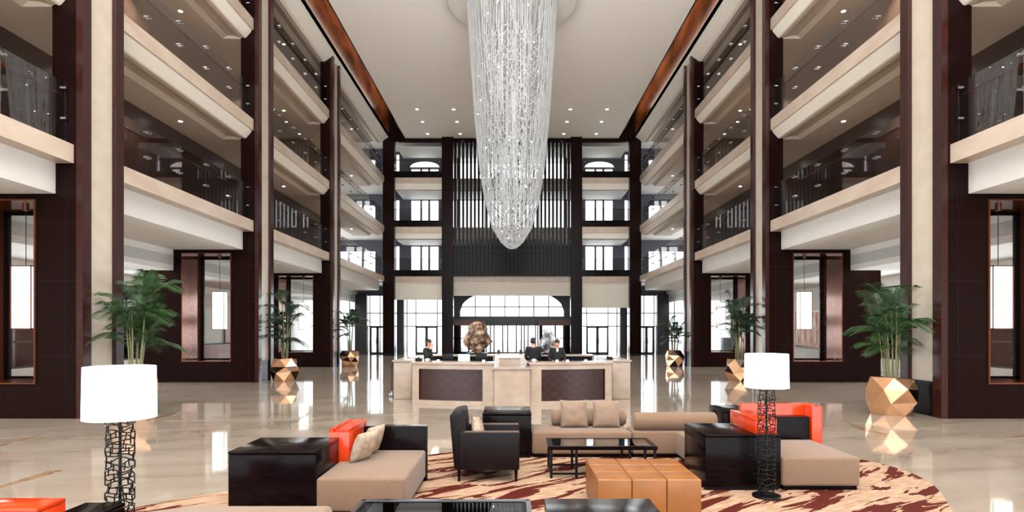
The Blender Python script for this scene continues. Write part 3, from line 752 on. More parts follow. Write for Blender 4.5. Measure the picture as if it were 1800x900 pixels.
# ------------------------------------------------------------------ furniture
def cube_table(x0, x1, y0, y1, h, label, z0=RZ, name='side_table'):
    t = thing(name, ((x0 + x1) / 2, (y0 + y1) / 2, z0), label, 'table')
    MB().box(x0 + .02, x1 - .02, y0 + .02, y1 - .02, z0, z0 + .04).build('plinth', M['black'], t)
    MB().box(x0, x1, y0, y1, z0 + .04, h - .035).build('body', M['black_wood'], t, bevel=.004, seg=2)
    MB().box(x0 - .002, x1 + .002, y0 - .002, y1 + .002, h - .03, h).build('table_top', M['black_wood'], t, bevel=.004, seg=2)
    return t
cube_table(-2.87, -1.985, 6.04, 6.84, .67, 'large dark wood cube table left of the chaise sofa')
cube_table(2.275, 3.16, 7.02, 7.88, .67, 'large dark wood cube table behind the right floor lamp')
cube_table(-.435, .285, 8.8, 9.62, .67, 'dark wood cube table behind the brown armchair')
cube_table(3.2, 3.95, 9.0, 9.7, .68, 'dark wood side table partly hidden behind the red orange panel')
cube_table(.26, 1.10, 3.7, 4.78, .55, 'low dark glossy table at the bottom edge in front of the leather ottoman')
cube_table(-3.04, -2.76, 3.3, 4.26, .67, 'narrow dark table at the bottom left corner beside the orange box')

def orange_box(x0, x1, y0, y1, z0, z1, label, notch=None):
    t = thing('orange_box', ((x0 + x1) / 2, (y0 + y1) / 2, z0), label, 'box')
    MB().box(x0, x1, y0, y1, z0, z1 - .03).build('body', M['orange'], t, bevel=.004, seg=2)
    ins = .012
    if notch == 'y':     # slot seen on the top
        MB().box(x0, x0 + .05, y0, y1, z1 - .03, z1).box(x0 + .075, x1, y0, y1, z1 - .03, z1).build('top_board', M['orange'], t)
    else:
        MB().box(x0, x1, y0, y1, z1 - .028, z1).build('top_board', M['orange'], t, bevel=.003, seg=2)
    return t
orange_box(-2.1, -1.87, 6.86, 7.68, RZ, .755, 'orange lacquer box standing behind the pillows of the chaise sofa', 'y')
orange_box(-4.0, -3.055, 3.84, 4.09, RZ, .75, 'orange lacquer box cut off at the bottom left corner of the picture')
orange_box(2.87, 3.13, 7.06, 7.86, .67, .85, 'orange lacquer tray box on top of the right cube table')
t = thing('lacquer_screen', (3.75, 8.5, RZ), 'wide red orange lacquer screen behind the right bench', 'screen')
MB().box(3.25, 4.27, 8.46, 8.56, RZ, .86).build('back_panel', M['orange'], t, bevel=.004, seg=2)
MB().box(4.13, 4.27, 8.22, 8.46, RZ, .85).build('side_panel', M['orange'], t, bevel=.004, seg=2)
MB().box(3.25, 4.11, 8.25, 8.45, RZ, .70).build('inner_box', M['black_wood'], t, bevel=.004, seg=2)

def seat_block(x0, x1, y0, y1, h, t, m=M['sofa'], nm='seat'):
    MB().box(x0 + .03, x1 - .03, y0 + .03, y1 - .03, RZ, .06).build('plinth', M['black_wood'], t)
    return MB().box(x0, x1, y0, y1, .06, h).build(nm, m, t, bevel=.035, seg=4)
# chaise sofa, left
t = thing('chaise_sofa', (-1.4, 6.8, RZ), 'beige chaise sofa with black back board beside the left cube table', 'sofa')
MB().prism([(-1.95, 6.07), (-1.11, 6.07), (-1.11, 7.46), (-1.83, 7.46), (-1.83, 6.86), (-1.95, 6.86)], RZ, .06, 'z').build('plinth', M['black_wood'], t)
MB().prism([(-1.98, 6.03), (-1.08, 6.03), (-1.08, 7.48), (-1.865, 7.48), (-1.865, 6.84), (-1.98, 6.84)], .06, .40, 'z').build('seat', M['sofa'], t, bevel=.03, seg=4)
bb = MB().box(-1.86, -1.075, 7.49, 7.57, RZ, .69).build('back_board', M['black_wood'], t, bevel=.004, seg=2)
MB().box(-1.86, -1.07, 7.485, 7.575, .69, .70).build('metal_edge', M['chrome'], bb)
MB().box(-1.083, -1.068, 7.46, 7.575, RZ, .69).build('end_strip', M['black'], t)
# right bench
t = thing('bench_seat', (3.64, 7.6, RZ), 'long taupe bench seat right of the dark cube table', 'bench')
seat_block(3.175, 4.10, 7.02, 8.2, .40, t)
# centre sofa
def bolster(x0, x1, y, z, r, t, m=M['sofa']):
    n = 8; prof = []
    b = MB(); pts = []; rs_ = []
    for i in range(n + 1):
        a = PI / 2 * i / n; pts.append((x0 + .05 * (1 - math.cos(a)) , y, z)); rs_.append(max(.004, r - .05 + .05 * math.sin(a)))
    for i in range(n + 1):
        a = PI / 2 * (1 - i / n); pts.append((x1 - .05 * (1 - math.cos(a)), y, z)); rs_.append(max(.004, r - .05 + .05 * math.sin(a)))
    # avoid duplicate points
    P = []; Rr = []
    for p, r_ in zip(pts, rs_):
        if P and abs(P[-1][0] - p[0]) < 1e-5: p = (p[0] + 1e-4, p[1], p[2])
        P.append(p); Rr.append(r_)
    b.tube(P, Rr, 28)
    return b.build('bolster', m, t, smooth=True)
t = thing('sofa', (1.04, 9.2, RZ), 'beige armless sofa with bolster, two pillows on it, behind the glass coffee table', 'sofa')
seat_block(.295, 1.775, 8.83, 9.6, .39, t)
bolster(.62, 1.80, 9.46, .515, .125, t)
t = thing('corner_sofa', (2.4, 8.6, RZ), 'taupe corner sofa with bolster between the centre sofa and the right cube table', 'sofa')
MB().prism([(1.82, 8.86), (2.48, 8.86), (2.48, 7.93), (3.1, 7.93), (3.1, 9.3), (1.82, 9.3)], RZ, .06, 'z').build('plinth', M['black_wood'], t)
MB().prism([(1.79, 8.83), (2.43, 8.83), (2.43, 7.90), (3.12, 7.90), (3.12, 9.35), (1.79, 9.35)], .06, .40, 'z').build('seat', M['sofa'], t, bevel=.03, seg=4)
bolster(1.82, 3.06, 8.97, .53, .135, t)
# front sofa
t = thing('sofa', (-1.95, 3.9, RZ), 'beige sofa seen from behind at the bottom edge left of the glass table', 'sofa')
seat_block(-2.62, -1.28, 3.1, 4.32, .42, t)
MB().prism([(-2.62, 4.02), (-2.62, 4.1), (-2.3, 4.29), (-1.28, 4.29), (-1.28, 4.02)], .425, .645, 'z').build('back_cushion', M['sofa'], t, bevel=.06, seg=5)

# pillows
def pillow(loc, rot, w, th, m, label, name='pillow', group=None):
    n = 18; vs = []; fs = []
    def prof(u, v):
        e = (1 - abs(u) ** 2.6) * (1 - abs(v) ** 2.6)
        return max(0, e) ** .55
    for sgn in (1, -1):
        for i in range(n + 1):
            for j in range(n + 1):
                u = -1 + 2 * i / n; v = -1 + 2 * j / n
                pin = 1 - .07 * (1 - abs(u) ** 2) * (abs(v) ** 6) ; pin2 = 1 - .07 * (1 - abs(v) ** 2) * (abs(u) ** 6)
                wr = .012 * noise.noise(Vector((u * 2.2, v * 2.2, sgn + loc[0] * 3)))
                vs.append((u * w / 2 * pin2, sgn * (th / 2 * prof(u, v)) + wr * prof(u, v), v * w / 2 * pin))
    N = (n + 1) ** 2
    for k in (0, 1):
        for i in range(n):
            for j in range(n):
                a = k * N + i * (n + 1) + j; f = (a, a + 1, a + n + 2, a + n + 1)
                fs.append(f if k else f[::-1])
    b = MB().add(vs, fs)
    o = b.build(name, m, norm=False)
    bm = bmesh.new(); bm.from_mesh(o.data); bmesh.ops.remove_doubles(bm, verts=bm.verts, dist=.0008); bmesh.ops.recalc_face_normals(bm, faces=bm.faces)
    bm.to_mesh(o.data); bm.free()
    for p in o.data.polygons: p.use_smooth = True
    o.location = loc; o.rotation_euler = rot
    return tag(o, label, 'pillow', group)
pillow((.96, 9.27, .60), (-.22, 0, .03), .43, .15, M['pillow'], 'square brown pillow on the centre sofa, the one nearer the armchair', group='pillows on the centre sofa')
pillow((1.46, 9.27, .595), (-.24, 0, -.04), .42, .15, M['pillow'], 'square brown pillow on the centre sofa, the one nearer the corner sofa', group='pillows on the centre sofa')
pillow((-1.70, 6.86, .565), (.38, .0, 1.15), .37, .15, M['pillow2'], 'mottled beige pillow at the front on the chaise sofa', group='pillows on the chaise')
pillow((-1.68, 7.2, .575), (.34, .0, 1.25), .37, .15, M['pillow2'], 'mottled beige pillow at the back on the chaise sofa by the black board', group='pillows on the chaise')

# leather ottoman 3 x 3
t = thing('ottoman', (1.36, 6.4, RZ), 'square caramel leather ottoman with stitched squares in front of the glass coffee table', 'ottoman')
x0, x1, y0, y1 = .845, 1.88, 5.91, 6.88
MB().box(x0 + .05, x1 - .05, y0 + .05, y1 - .05, RZ, .05).build('plinth', M['black_wood'], t)
for i in range(3):
    for j in range(3):
        a = x0 + (x1 - x0) * i / 3; b = y0 + (y1 - y0) * j / 3
        MB().box(a + .002, a + (x1 - x0) / 3 - .002, b + .002, b + (y1 - y0) / 3 - .002, .05, .42).build('cushion_block', M['leather'], t, bevel=.014, seg=3)

# glass coffee table
def coffee_table(x0, x1, y0, y1, h, label, legs):
    t = thing('coffee_table', ((x0 + x1) / 2, (y0 + y1) / 2, RZ), label, 'table')
    f = MB(); w = .06
    f.box(x0, x1, y0, y0 + w, h - .045, h).box(x0, x1, y1 - w, y1, h - .045, h).box(x0, x0 + w, y0 + w, y1 - w, h - .045, h).box(x1 - w, x1, y0 + w, y1 - w, h - .045, h)
    f.build('top_frame', M['black_wood'], t)
    MB().box(x0 + w, x1 - w, y0 + w, y1 - w, h - .014, h - .004).build('glass_top', M['tableglass'], t)
    for x in legs:
        for y in (y0 + .03, y1 - .03):
            MB().box(x - .016, x + .016, y - .016, y + .016, RZ, h - .045).build('leg', M['black'], t)
    b = MB(); xa = legs[0]; xb = legs[-1]
    b.box(xa, xb, y0 + .045, y0 + .07, .05, .075).box(xa, xb, y1 - .07, y1 - .045, .05, .075).box(xa - .012, xa + .012, y0 + .03, y1 - .03, .05, .075).box(xb - .012, xb + .012, y0 + .03, y1 - .03, .05, .075)
    b.build('stretcher', M['black'], t)
    return t
coffee_table(.47, 1.85, 7.58, 8.2, .42, 'long low black coffee table with glass top between armchair and corner sofa', [.50, .82, 1.5, 1.82])
t = coffee_table(-1.3, .15, 4.2, 5.2, .42, 'glass topped coffee table with chrome edge at the bottom edge of the picture', [-1.25, .10])
MB().box(-1.3, .15, 5.17, 5.21, .36, .425).box(-1.31, -1.27, 4.2, 5.2, .36, .425).box(.12, .16, 4.2, 5.2, .36, .425).build('chrome_edge', M['chrome'], t)
MB().box(-1.25, .1, 4.25, 5.15, .10, .125).build('lower_shelf', M['tableglass'], t)

# armchair facing right
def armchair():
    t = thing('armchair', (-.27, 7.75, RZ), 'dark brown leather armchair facing right with a cream pillow on it', 'armchair')
    # side arms
    for y0, y1 in ((7.40, 7.49), (8.02, 8.11)):
        MB().prism([(-.66, .16), (.09, .16), (.10, .60), (.07, .635), (-.66, .635)], y0, y1).build('arm', M['chair'], t, bevel=.014, seg=3)
        MB().box(-.60, .085, y0 + .006, y0 + .014, .628, .638).box(-.60, .085, y1 - .014, y1 - .006, .628, .638).build('arm_piping', M['pillow'], t)
    MB().prism([(-.72, .16), (-.60, .16), (-.56, .5), (-.60, .89), (-.72, .87), (-.78, .84)], 7.42, 8.09).build('backrest', M['chair'], t, bevel=.03, seg=3)
    MB().box(-.60, .06, 7.495, 8.015, .16, .34).build('seat_frame', M['chair'], t, bevel=.01, seg=2)
    MB().box(-.58, .08, 7.50, 8.01, .34, .45).build('seat_cushion', M['chair'], t, bevel=.03, seg=3)
    for x in (-.66, .05):
        for y in (7.445, 8.065):
            MB().cyl(x, y, RZ, .165, .014, 8, .022).build('leg', M['black_wood'], t)
    return t
armchair()
pillow((-.44, 7.7, .62), (-.2, .15, 1.45), .34, .14, M['pillow2'], 'small cream pillow inside the brown armchair')

# floor lamps
def floor_lamp(x, y, label, z0):
    t = thing('floor_lamp', (x, y, z0), label, 'lamp')
    MB().lathe([(.15, z0), (.155, z0 + .01), (.15, z0 + .025), (.02, z0 + .032)], x, y, 32).build('base', M['black'], t, smooth=True)
    MB().cyl(x, y, z0 + .03, 1.58, .011, 12).build('pole', M['black'], t)
    r = random.Random(int(abs(x) * 100)); lat = MB(); R = .093; zt = 1.23; N = 12
    z = z0 + .05; rows = []
    while z < zt: rows.append(z); z += .055
    for k, z in enumerate(rows):
        for face in range(4):
            # square wrap of four faces
            pass
        pts = []
        for q in range(24):
            a = 2 * PI * q / 24; wob = .009 * math.sin(3 * a + k * 2.1) + .006 * math.sin(5 * a + k)
            pts.append((x + R * math.cos(a), y + R * math.sin(a), z + wob))
        lat.tube(pts, 0.0052, 5, closed=True)
        for q in range(6):
            a = 2 * PI * (q + (.5 if k % 2 else 0) + r.uniform(-.28, .28)) / 6
            a2 = a + r.uniform(-.12, .12)
            lat.tube([(x + R * math.cos(a), y + R * math.sin(a), z), (x + R * math.cos(a2), y + R * math.sin(a2), z + .055)], 0.0052, 5)
    lat.build('lattice_column', M['black'], t)
    sh = MB(); n = 48; vs = []; fs = []
    for rr, zz_ in ((.238, 1.25), (.232, 1.63), (.229, 1.63), (.235, 1.25)):
        for j in range(n): vs.append((x + rr * math.cos(2 * PI * j / n), y + rr * math.sin(2 * PI * j / n), zz_))
    for i in range(4):
        for j in range(n): fs.append((i * n + j, i * n + (j + 1) % n, ((i + 1) % 4) * n + (j + 1) % n, ((i + 1) % 4) * n + j))
    so = sh.add(vs, fs).build('lamp_shade', M['shade'], t, smooth=True)
    MB().cyl(x, y, 1.40, 1.50, .03, 12).build('bulb', M['bulb'], t)
    sp = MB()
    for a in (0, 2 * PI / 3, 4 * PI / 3): sp.tube([(x, y, 1.58), (x + .23 * math.cos(a), y + .23 * math.sin(a), 1.62)], .003, 5)
    sp.build('shade_spider', M['black'], t)
floor_lamp(-2.90, 4.42, 'floor lamp with white drum shade on lattice column, the nearer one on the left', 0)
floor_lamp(2.88, 6.76, 'floor lamp with white drum shade on black lattice column before the right cube table', RZ)

# ------------------------------------------------------------------ potted palms
def pot(cx, cy, s, t, k):
    r = random.Random(k); h = .82
    rings = [(.40, 0), (.49, .30), (.49, .54), (.44, h)]
    n = 6; V_ = []
    for ri, (rad, z) in enumerate(rings):
        for j in range(n):
            a = 2 * PI * (j + (.5 if ri % 2 else 0)) / n + r.uniform(-.15, .15) + .3 * k
            q = rad * r.uniform(.88, 1.1)
            V_.append((cx + q * math.cos(a), cy + q * math.sin(a), max(0, z + (r.uniform(-.07, .07) if 0 < ri < 3 else 0) + (r.uniform(-.03, .03) if ri == 3 else 0))))
    lo = []; hi = []
    fs = []
    for ri in range(3):
        for j in range(n):
            a, b = ri * n + j, ri * n + (j + 1) % n; c_, d = (ri + 1) * n + j, (ri + 1) * n + (j + 1) % n
            if ri % 2: fs += [(a, b, d), (a, d, c_)] if 0 else [(a, b, c_ if 0 else d), (a, d, c_)]
            else: fs += [(a, b, c_), (b, d, c_)]
    body = MB().add(V_, fs + [tuple(range(n - 1, -1, -1))]).build('pot', M['bronze'], t)
    body.data.materials.append(M['bronze_dark'])
    for i, p in enumerate(body.data.polygons):
        if r.random() < .18: p.material_index = 1
    top = [V_[3 * n + j] for j in range(n)]
    MB().add([(cx + (v[0] - cx) * .93, cy + (v[1] - cy) * .93, h - .07) for v in top], [tuple(range(n))]).build('soil', M['soil'], t)

def palm(cx, cy, H, spread, k, label, lean=0.0, leafm='leaf', nst=7, nfr=16, w_=.009):
    t = thing('potted_palm', (cx, cy, 0), label, 'plant', 'potted palms along the pillars')
    pot(cx, cy, 1, t, k)
    r = random.Random(100 + k)
    stems = []
    for i in range(nst):
        a = 2 * PI * i / nst + r.uniform(-.3, .3); rb = r.uniform(.03, .16)
        x, y = cx + rb * math.cos(a), cy + rb * math.sin(a)
        top = (x + math.cos(a) * .12 + lean * .5, y + math.sin(a) * .12, .8 + (H - .8) * r.uniform(.42, .86))
        mid = ((x + top[0]) / 2 + .01, (y + top[1]) / 2, (.76 + top[2]) / 2)
        MB().tube([(x, y, .74), mid, top], [.018, .016, .011], 6).build('stem', M['stem'], t, smooth=True)
        stems.append((Vector(top), a))
    for i in range(nfr):
        base, a0 = stems[i % nst]
        a = a0 + r.uniform(-.9, .9) + (i // nst) * 1.3
        el = r.uniform(.8, 1.4) if i % 3 else r.uniform(.3, .7)
        Lf = spread * r.uniform(.75, 1.1)
        base = base.copy(); 
        if i >= nst: base.z -= r.uniform(0.1, .5) * (H - .8) * .6
        d = Vector((math.cos(a) * math.cos(el) + lean * .3, math.sin(a) * math.cos(el), math.sin(el)))
        P = []; n = 14
        for q in range(n + 1):
            u = q / n
            p = base + d * Lf * u; p.z -= .55 * Lf * u * u * (1.15 - .5 * math.sin(el)); 
            p.z = min(p.z, H + .02); P.append(p)
        b = MB(); b.tube(P, [.007 * (1 - .8 * q / n) + .0015 for q in range(n + 1)], 4)
        side = d.cross(Vector((0, 0, 1))).normalized()
        NL = 30
        for q in range(2, NL + 1):
            u = q / NL * n; i0 = min(n - 1, int(u)); fr = u - i0
            p = P[i0].lerp(P[i0 + 1], fr); tan = (P[i0 + 1] - P[i0]).normalized()
            ln = .42 * spread * math.sin(PI * (.12 + .8 * q / NL)) * r.uniform(.85, 1.1)
            for sg in (-1, 1):
                dr = (side * sg * .75 + tan * .65 + Vector((0, 0, .22))).normalized()
                tip = p + dr * ln + Vector((0, 0, -.35 * ln)); m1 = p + dr * ln * .5 + Vector((0, 0, .02))
                wv = tan * w_
                b.add([p - wv * .4, p + wv * .4, m1 + wv, tip, m1 - wv], [(0, 1, 2, 4), (4, 2, 3)])
        b.build('frond', M[leafm], t, norm=False)
    return t
palm(-8.50, 13.5, 3.15, 1.05, 1, 'leafy palm in bronze pot by the nearest left pillar behind the lamp shade', .1, nst=10, nfr=46)
palm(8.58, 13.5, 3.15, .95, 2, 'leafy palm in faceted bronze pot by the nearest right pillar', -.12, 'leaf', nst=10, nfr=44)
palm(-8.52, 22.4, 3.45, 1.0, 3, 'tall palm in faceted bronze pot by the second left pillar', 0, 'leaf_dark', nst=9, nfr=32, w_=.012)
palm(8.52, 22.4, 3.3, 1.0, 4, 'tall palm in bronze pot by the second right pillar behind the floor lamp', 0, 'leaf_dark', nst=9, nfr=32, w_=.012)
palm(-8.5, 31.3, 2.9, .9, 5, 'small far palm in copper pot by the third left pillar', 0, 'leaf_dark', nst=8, nfr=26, w_=.014)
palm(8.5, 31.3, 2.9, .9, 6, 'small far palm in copper pot by the third right pillar', 0, 'leaf_dark', nst=8, nfr=26, w_=.014)

# ------------------------------------------------------------------ reception desk
t = thing('reception_desk', (0, 16.5, 0), 'long curved cream stone reception desk with dark woven wood panels', 'desk')
RD = 7.8; YC = 15.0 + RD
def arc(x, dy=0): return YC - math.sqrt((RD - dy) ** 2 - x * x)
def arcprism(xa, xb, d0, d1, z0, z1, n=10):
    p = [(xa + (xb - xa) * i / n, arc(xa + (xb - xa) * i / n, d0)) for i in range(n + 1)]
    q = [(x, arc(x, d1)) for x, _ in reversed(p)]
    return MB().prism(p + q, z0, z1, 'z')
for s in (-1, 1):
    a, b = sorted((s * .46, s * 2.58))
    pa, pb = sorted((s * .74, s * 2.40))
    # front framing around the recessed panel
    mb = MB()
    for (xa, xb, z0, z1) in ((a, pa, 0, 1.03), (pb, b, 0, 1.03), (pa, pb, 0, .10), (pa, pb, .90, 1.03)):
        q = arcprism(xa, xb, 0, .5, z0, z1); mb.add(q.v, q.f)
    mb.build('desk_front', M['desk_stone'], t)
    arcprism(pa, pb, .07, .45, .10, .90).build('woven_panel', M['weave'], t)
    arcprism(a - .03, b + .03, -.04, .62, 1.03, 1.08).build('counter_top', M['desk_stone'], t)
    MB().box(s * 2.75, s * 3.25, 16.4, 19.5, 0, 1.03).build('side_cabinet', M['desk_stone'], t, bevel=.02)
    MB().box(s * 2.72, s * 3.28, 16.36, 19.5, 1.03, 1.07).build('side_top', M['desk_stone'], t)
MB().prism([(-.45, 14.92), (.45, 14.92), (.45, 15.6), (-.45, 15.6)], 0, .92, 'z').build('centre_block', M['desk_stone'], t)
MB().prism([(-.5, 14.86), (.5, 14.86), (.5, 15.62), (-.5, 15.62)], .92, .965, 'z').build('centre_top', M['desk_stone'], t)
MB().box(-.34, .22, 15.8, 16.4, 0, 1.16).build('pedestal', M['desk_stone'], t)
MB().box(-.38, .26, 15.76, 16.44, 1.16, 1.20).build('pedestal_top', M['white'], t)
# back counter
t = thing('back_counter', (0, 18.9, 0), 'cream stone counter with dark open shelf behind the reception desk', 'counter')
for s in (-1, 1):
    a, b = sorted((s * .55, s * 2.5))
    MB().box(a, b, 18.4, 19.2, 0, .88).build('base', M['desk_stone'], t)
    MB().box(a, b, 18.6, 19.2, .88, 1.09).build('shelf_back', M['black'], t)
    MB().box(a - .03, b + .03, 18.35, 19.2, 1.09, 1.13).build('counter_top', M['desk_stone'], t)
    for x in (a, b): MB().box(x - .03, x + .03, 18.38, 18.6, .88, 1.09).build('shelf_end', M['desk_stone'], t)
MB().box(-.5, .5, 18.4, 19.2, 0, 1.15).build('middle_base', M['white'], t)

# rocks on the back counter
def rock(cx, cy, z0, w, h, m, seed, label):
    bm = bmesh.new(); bmesh.ops.create_icosphere(bm, subdivisions=5, radius=1)
    for v in bm.verts:
        d = v.co.normalized()
        n1 = noise.fractal(d * 1.6 + Vector((seed, 0, 0)), 1.0, 2.0, 5)
        n2 = noise.cell(d * 2.2 + Vector((0, seed, 0)))
        r_ = .97 + .30 * n1 - .12 * max(0, noise.noise(d * 3.4 + Vector((seed, seed, 0)))) * 2
        px = 1 - .12 * d.z
        r_ += .16 * noise.fractal(d * 5 + Vector((seed, 2, 1)), .8, 2.1, 4)
        v.co = Vector((d.x * w / 2 * r_ * px, d.y * w * .38 * r_, h / 2 + d.z * h / 2 * (1 + .06 * n1)))
        v.co.z = max(0, v.co.z)
    me = bpy.data.meshes.new('scholar_rock'); bm.to_mesh(me); bm.free(); me.materials.append(m)
    for p in me.polygons: p.use_smooth = True
    t = thing('scholar_rock', (cx, cy, z0), label, 'rock')
    o = bpy.data.objects.new('stone', me); COL.objects.link(o); o.parent = t; o.location = (0, 0, .04)
    MB().box(cx - w * .42, cx + w * .42, cy - .18, cy + .18, z0, z0 + .05).build('stand', M['black_wood'], t, bevel=.01)
rock(-1.1, 18.8, 1.13, .78, 1.02, M['rock'], 2.3, 'tall craggy brown rock on a dark stand behind the desk')
rock(1.13, 18.85, 1.13, .46, .78, M['rock2'], 8.1, 'smaller grey white rock on the back counter between two clerks')

# things on the desk
def monitor(x, y, z, rz, label, scr=True, w=.34):
    t = thing('computer_monitor', (x, y, z), label, 'monitor')
    MB().box(x - .09, x + .09, y - .06, y + .06, z, z + .012).box(x - .015, x + .015, y, y + .02, z + .012, z + .1).build('stand', M['black'], t)
    c = MB().box(x - w / 2, x + w / 2, y - .012, y + .012, z + .05, z + .27).build('casing', M['black'], t, bevel=.004, seg=2)
    if scr: MB().box(x - w / 2 + .008, x + w / 2 - .008, y - .016, y - .012, z + .056, z + .264).build('screen', M['screen'], t)
    return t
desk_in = thing('work_desk', (0, 16.6, 0), 'low work surface behind the counter where the clerks stand', 'desk')
for s in (-1, 1):
    MB().box(s * .5, s * 2.5, 16.15, 16.75, .93, .97).build('desk_top', M['stone'], desk_in)
    for x in (.55, 2.45): MB().box(s * x - .03, s * x + .03, 16.2, 16.7, 0, .93).build('leg', M['black_wood'], desk_in)
monitor(-1.32, 16.45, .97, 0, 'small computer with pale blue lit screen on the left half of the desk')
for x, y, w, zt, lb in ((-1.78, 16.5, .3, 0, 'black monitor left of the lit screen on the desk'), (-.85, 16.5, .3, 0, 'black monitor right of the lit screen on the desk')):
    monitor(x, y, .97, 0, lb, False, w)
def small(name, cat, x, y, z, label, fn):
    t = thing(name, (x, y, z), label, cat); fn(t); return t
for x, lab in ((-2.45, 'black desk telephone at the left end of the reception desk'), (2.75, 'black desk telephone at the right end of the reception desk')):
    yy = arc(x) + .3 if abs(x) < 2.5 else 16.8; z = 1.08 if abs(x) < 2.5 else 1.07
    t = thing('telephone', (x, yy, z), lab, 'telephone')
    MB().prism([(yy - .09, z), (yy + .09, z), (yy + .09, z + .07), (yy - .09, z + .025)], x - .08, x + .08, 'x').build('base', M['black'], t)
    MB().box(x - .085, x - .04, yy - .09, yy + .09, z + .055, z + .085).build('handset', M['black'], t, bevel=.01)
for x, lab in ((-2.9, 'white paper tray on the left side cabinet of the desk'), (2.98, 'white paper tray on the right side cabinet of the desk')):
    t = thing('paper_tray', (x, 17.6, 1.07), lab, 'tray')
    MB().box(x - .16, x + .16, 17.5, 17.75, 1.07, 1.075).box(x - .16, x - .155, 17.5, 17.75, 1.07, 1.11).box(x + .155, x + .16, 17.5, 17.75, 1.07, 1.11).build('tray', M['frame'], t)
    MB().box(x - .14, x + .14, 17.52, 17.74, 1.076, 1.1).build('paper_stack', M['paper'], t)
for x, lab in ((.56, 'white round bowl on the counter before the clerk seen from behind'), (-2.2, 'white round bowl on the counter below the clerk on the phone')):
    yy = arc(x) + .22
    t = thing('bowl', (x, yy, 1.08), lab, 'bowl')
    MB().lathe([(.03, 1.08), (.035, 1.085), (.075, 1.13), (.07, 1.135), (.03, 1.095)], x, yy, 20).build('dish', M['paper'], t, smooth=True)
    MB().lathe([(.055, 1.115), (.05, 1.15), (.02, 1.165)], x, yy, 16).build('contents', M['paper'], t, smooth=True)
for i, (x, lab) in enumerate(((-1.9, 'left of the lit screen'), (-.72, 'near the centre block on the left'), (1.15, 'in front of the two clerks'), (1.42, 'below the right clerk'), (1.9, 'on the right half of the counter'))):
    yy = arc(x) + .15
    t = thing('card_stand', (x, yy, 1.08), 'small white card stand %s' % lab, 'card')
    MB().box(x - .04, x + .04, yy - .02, yy + .02, 1.08, 1.088).build('foot', M['paper'], t)
    MB().prism([(yy - .012, 1.088), (yy - .006, 1.088), (yy + .012, 1.14), (yy + .006, 1.14)], x - .038, x + .038, 'x').build('card', M['paper'], t)
for x, lab in ((-.42, 'left'), (.28, 'right')):
    t = thing('desk_phone', (x, 18.7, 1.15), 'small black phone on a stand on the back counter, %s of the pedestal' % lab, 'telephone')
    MB().box(x - .05, x + .05, 18.66, 18.74, 1.15, 1.165).build('base', M['black'], t)
    MB().prism([(18.68, 1.165), (18.71, 1.165), (18.76, 1.27), (18.73, 1.275)], x - .045, x + .045, 'x').build('handset', M['black'], t)
# thin black stanchion at the left end
t = thing('stanchion', (-3.42, 17.0, 0), 'thin dark stand with silver round foot at the left end of the desk', 'stand')
MB().lathe([(.07, 0), (.085, .03), (.08, .1), (.04, .15), (.015, .17)], -3.42, 17.0, 20).build('foot', M['rope'], t, smooth=True)
MB().cyl(-3.42, 17.0, .15, .88, .014, 10).build('pole', M['black'], t)
MB().lathe([(.02, .88), (.03, .90), (.02, .93), (.004, .94)], -3.42, 17.0, 14).build('knob', M['black'], t, smooth=True)

# ------------------------------------------------------------------ people
def skinned(name, verts, edges, radii, m, parent, loc, sub=1, root=0):
    me = bpy.data.meshes.new(name); me.from_pydata(verts, edges, [])
    o = bpy.data.objects.new(name, me); COL.objects.link(o)
    md = o.modifiers.new('skin', 'SKIN'); md.use_smooth_shade = True
    sv = me.skin_vertices[0].data if me.skin_vertices else None
    if sv is None:
        bm = bmesh.new(); bm.from_mesh(me); bm.verts.layers.skin.verify(); bm.to_mesh(me); bm.free(); sv = me.skin_vertices[0].data
    for i, r in enumerate(radii):
        sv[i].radius = (r, r) if not isinstance(r, tuple) else r
        sv[i].use_root = (i == root)
    s2 = o.modifiers.new('sub', 'SUBSURF'); s2.levels = sub + 1; s2.render_levels = sub + 1
    bpy.context.view_layer.update()
    dg = bpy.context.evaluated_depsgraph_get()
    nm = bpy.data.meshes.new_from_object(o.evaluated_get(dg))
    o.modifiers.clear(); o.data = nm; bpy.data.meshes.remove(me)
    for p in nm.polygons: p.use_smooth = True
    nm.materials.clear(); nm.materials.append(m)
    o.parent = parent; o.name = name
    ORG[o.name] = ORG[parent.name]
    return o

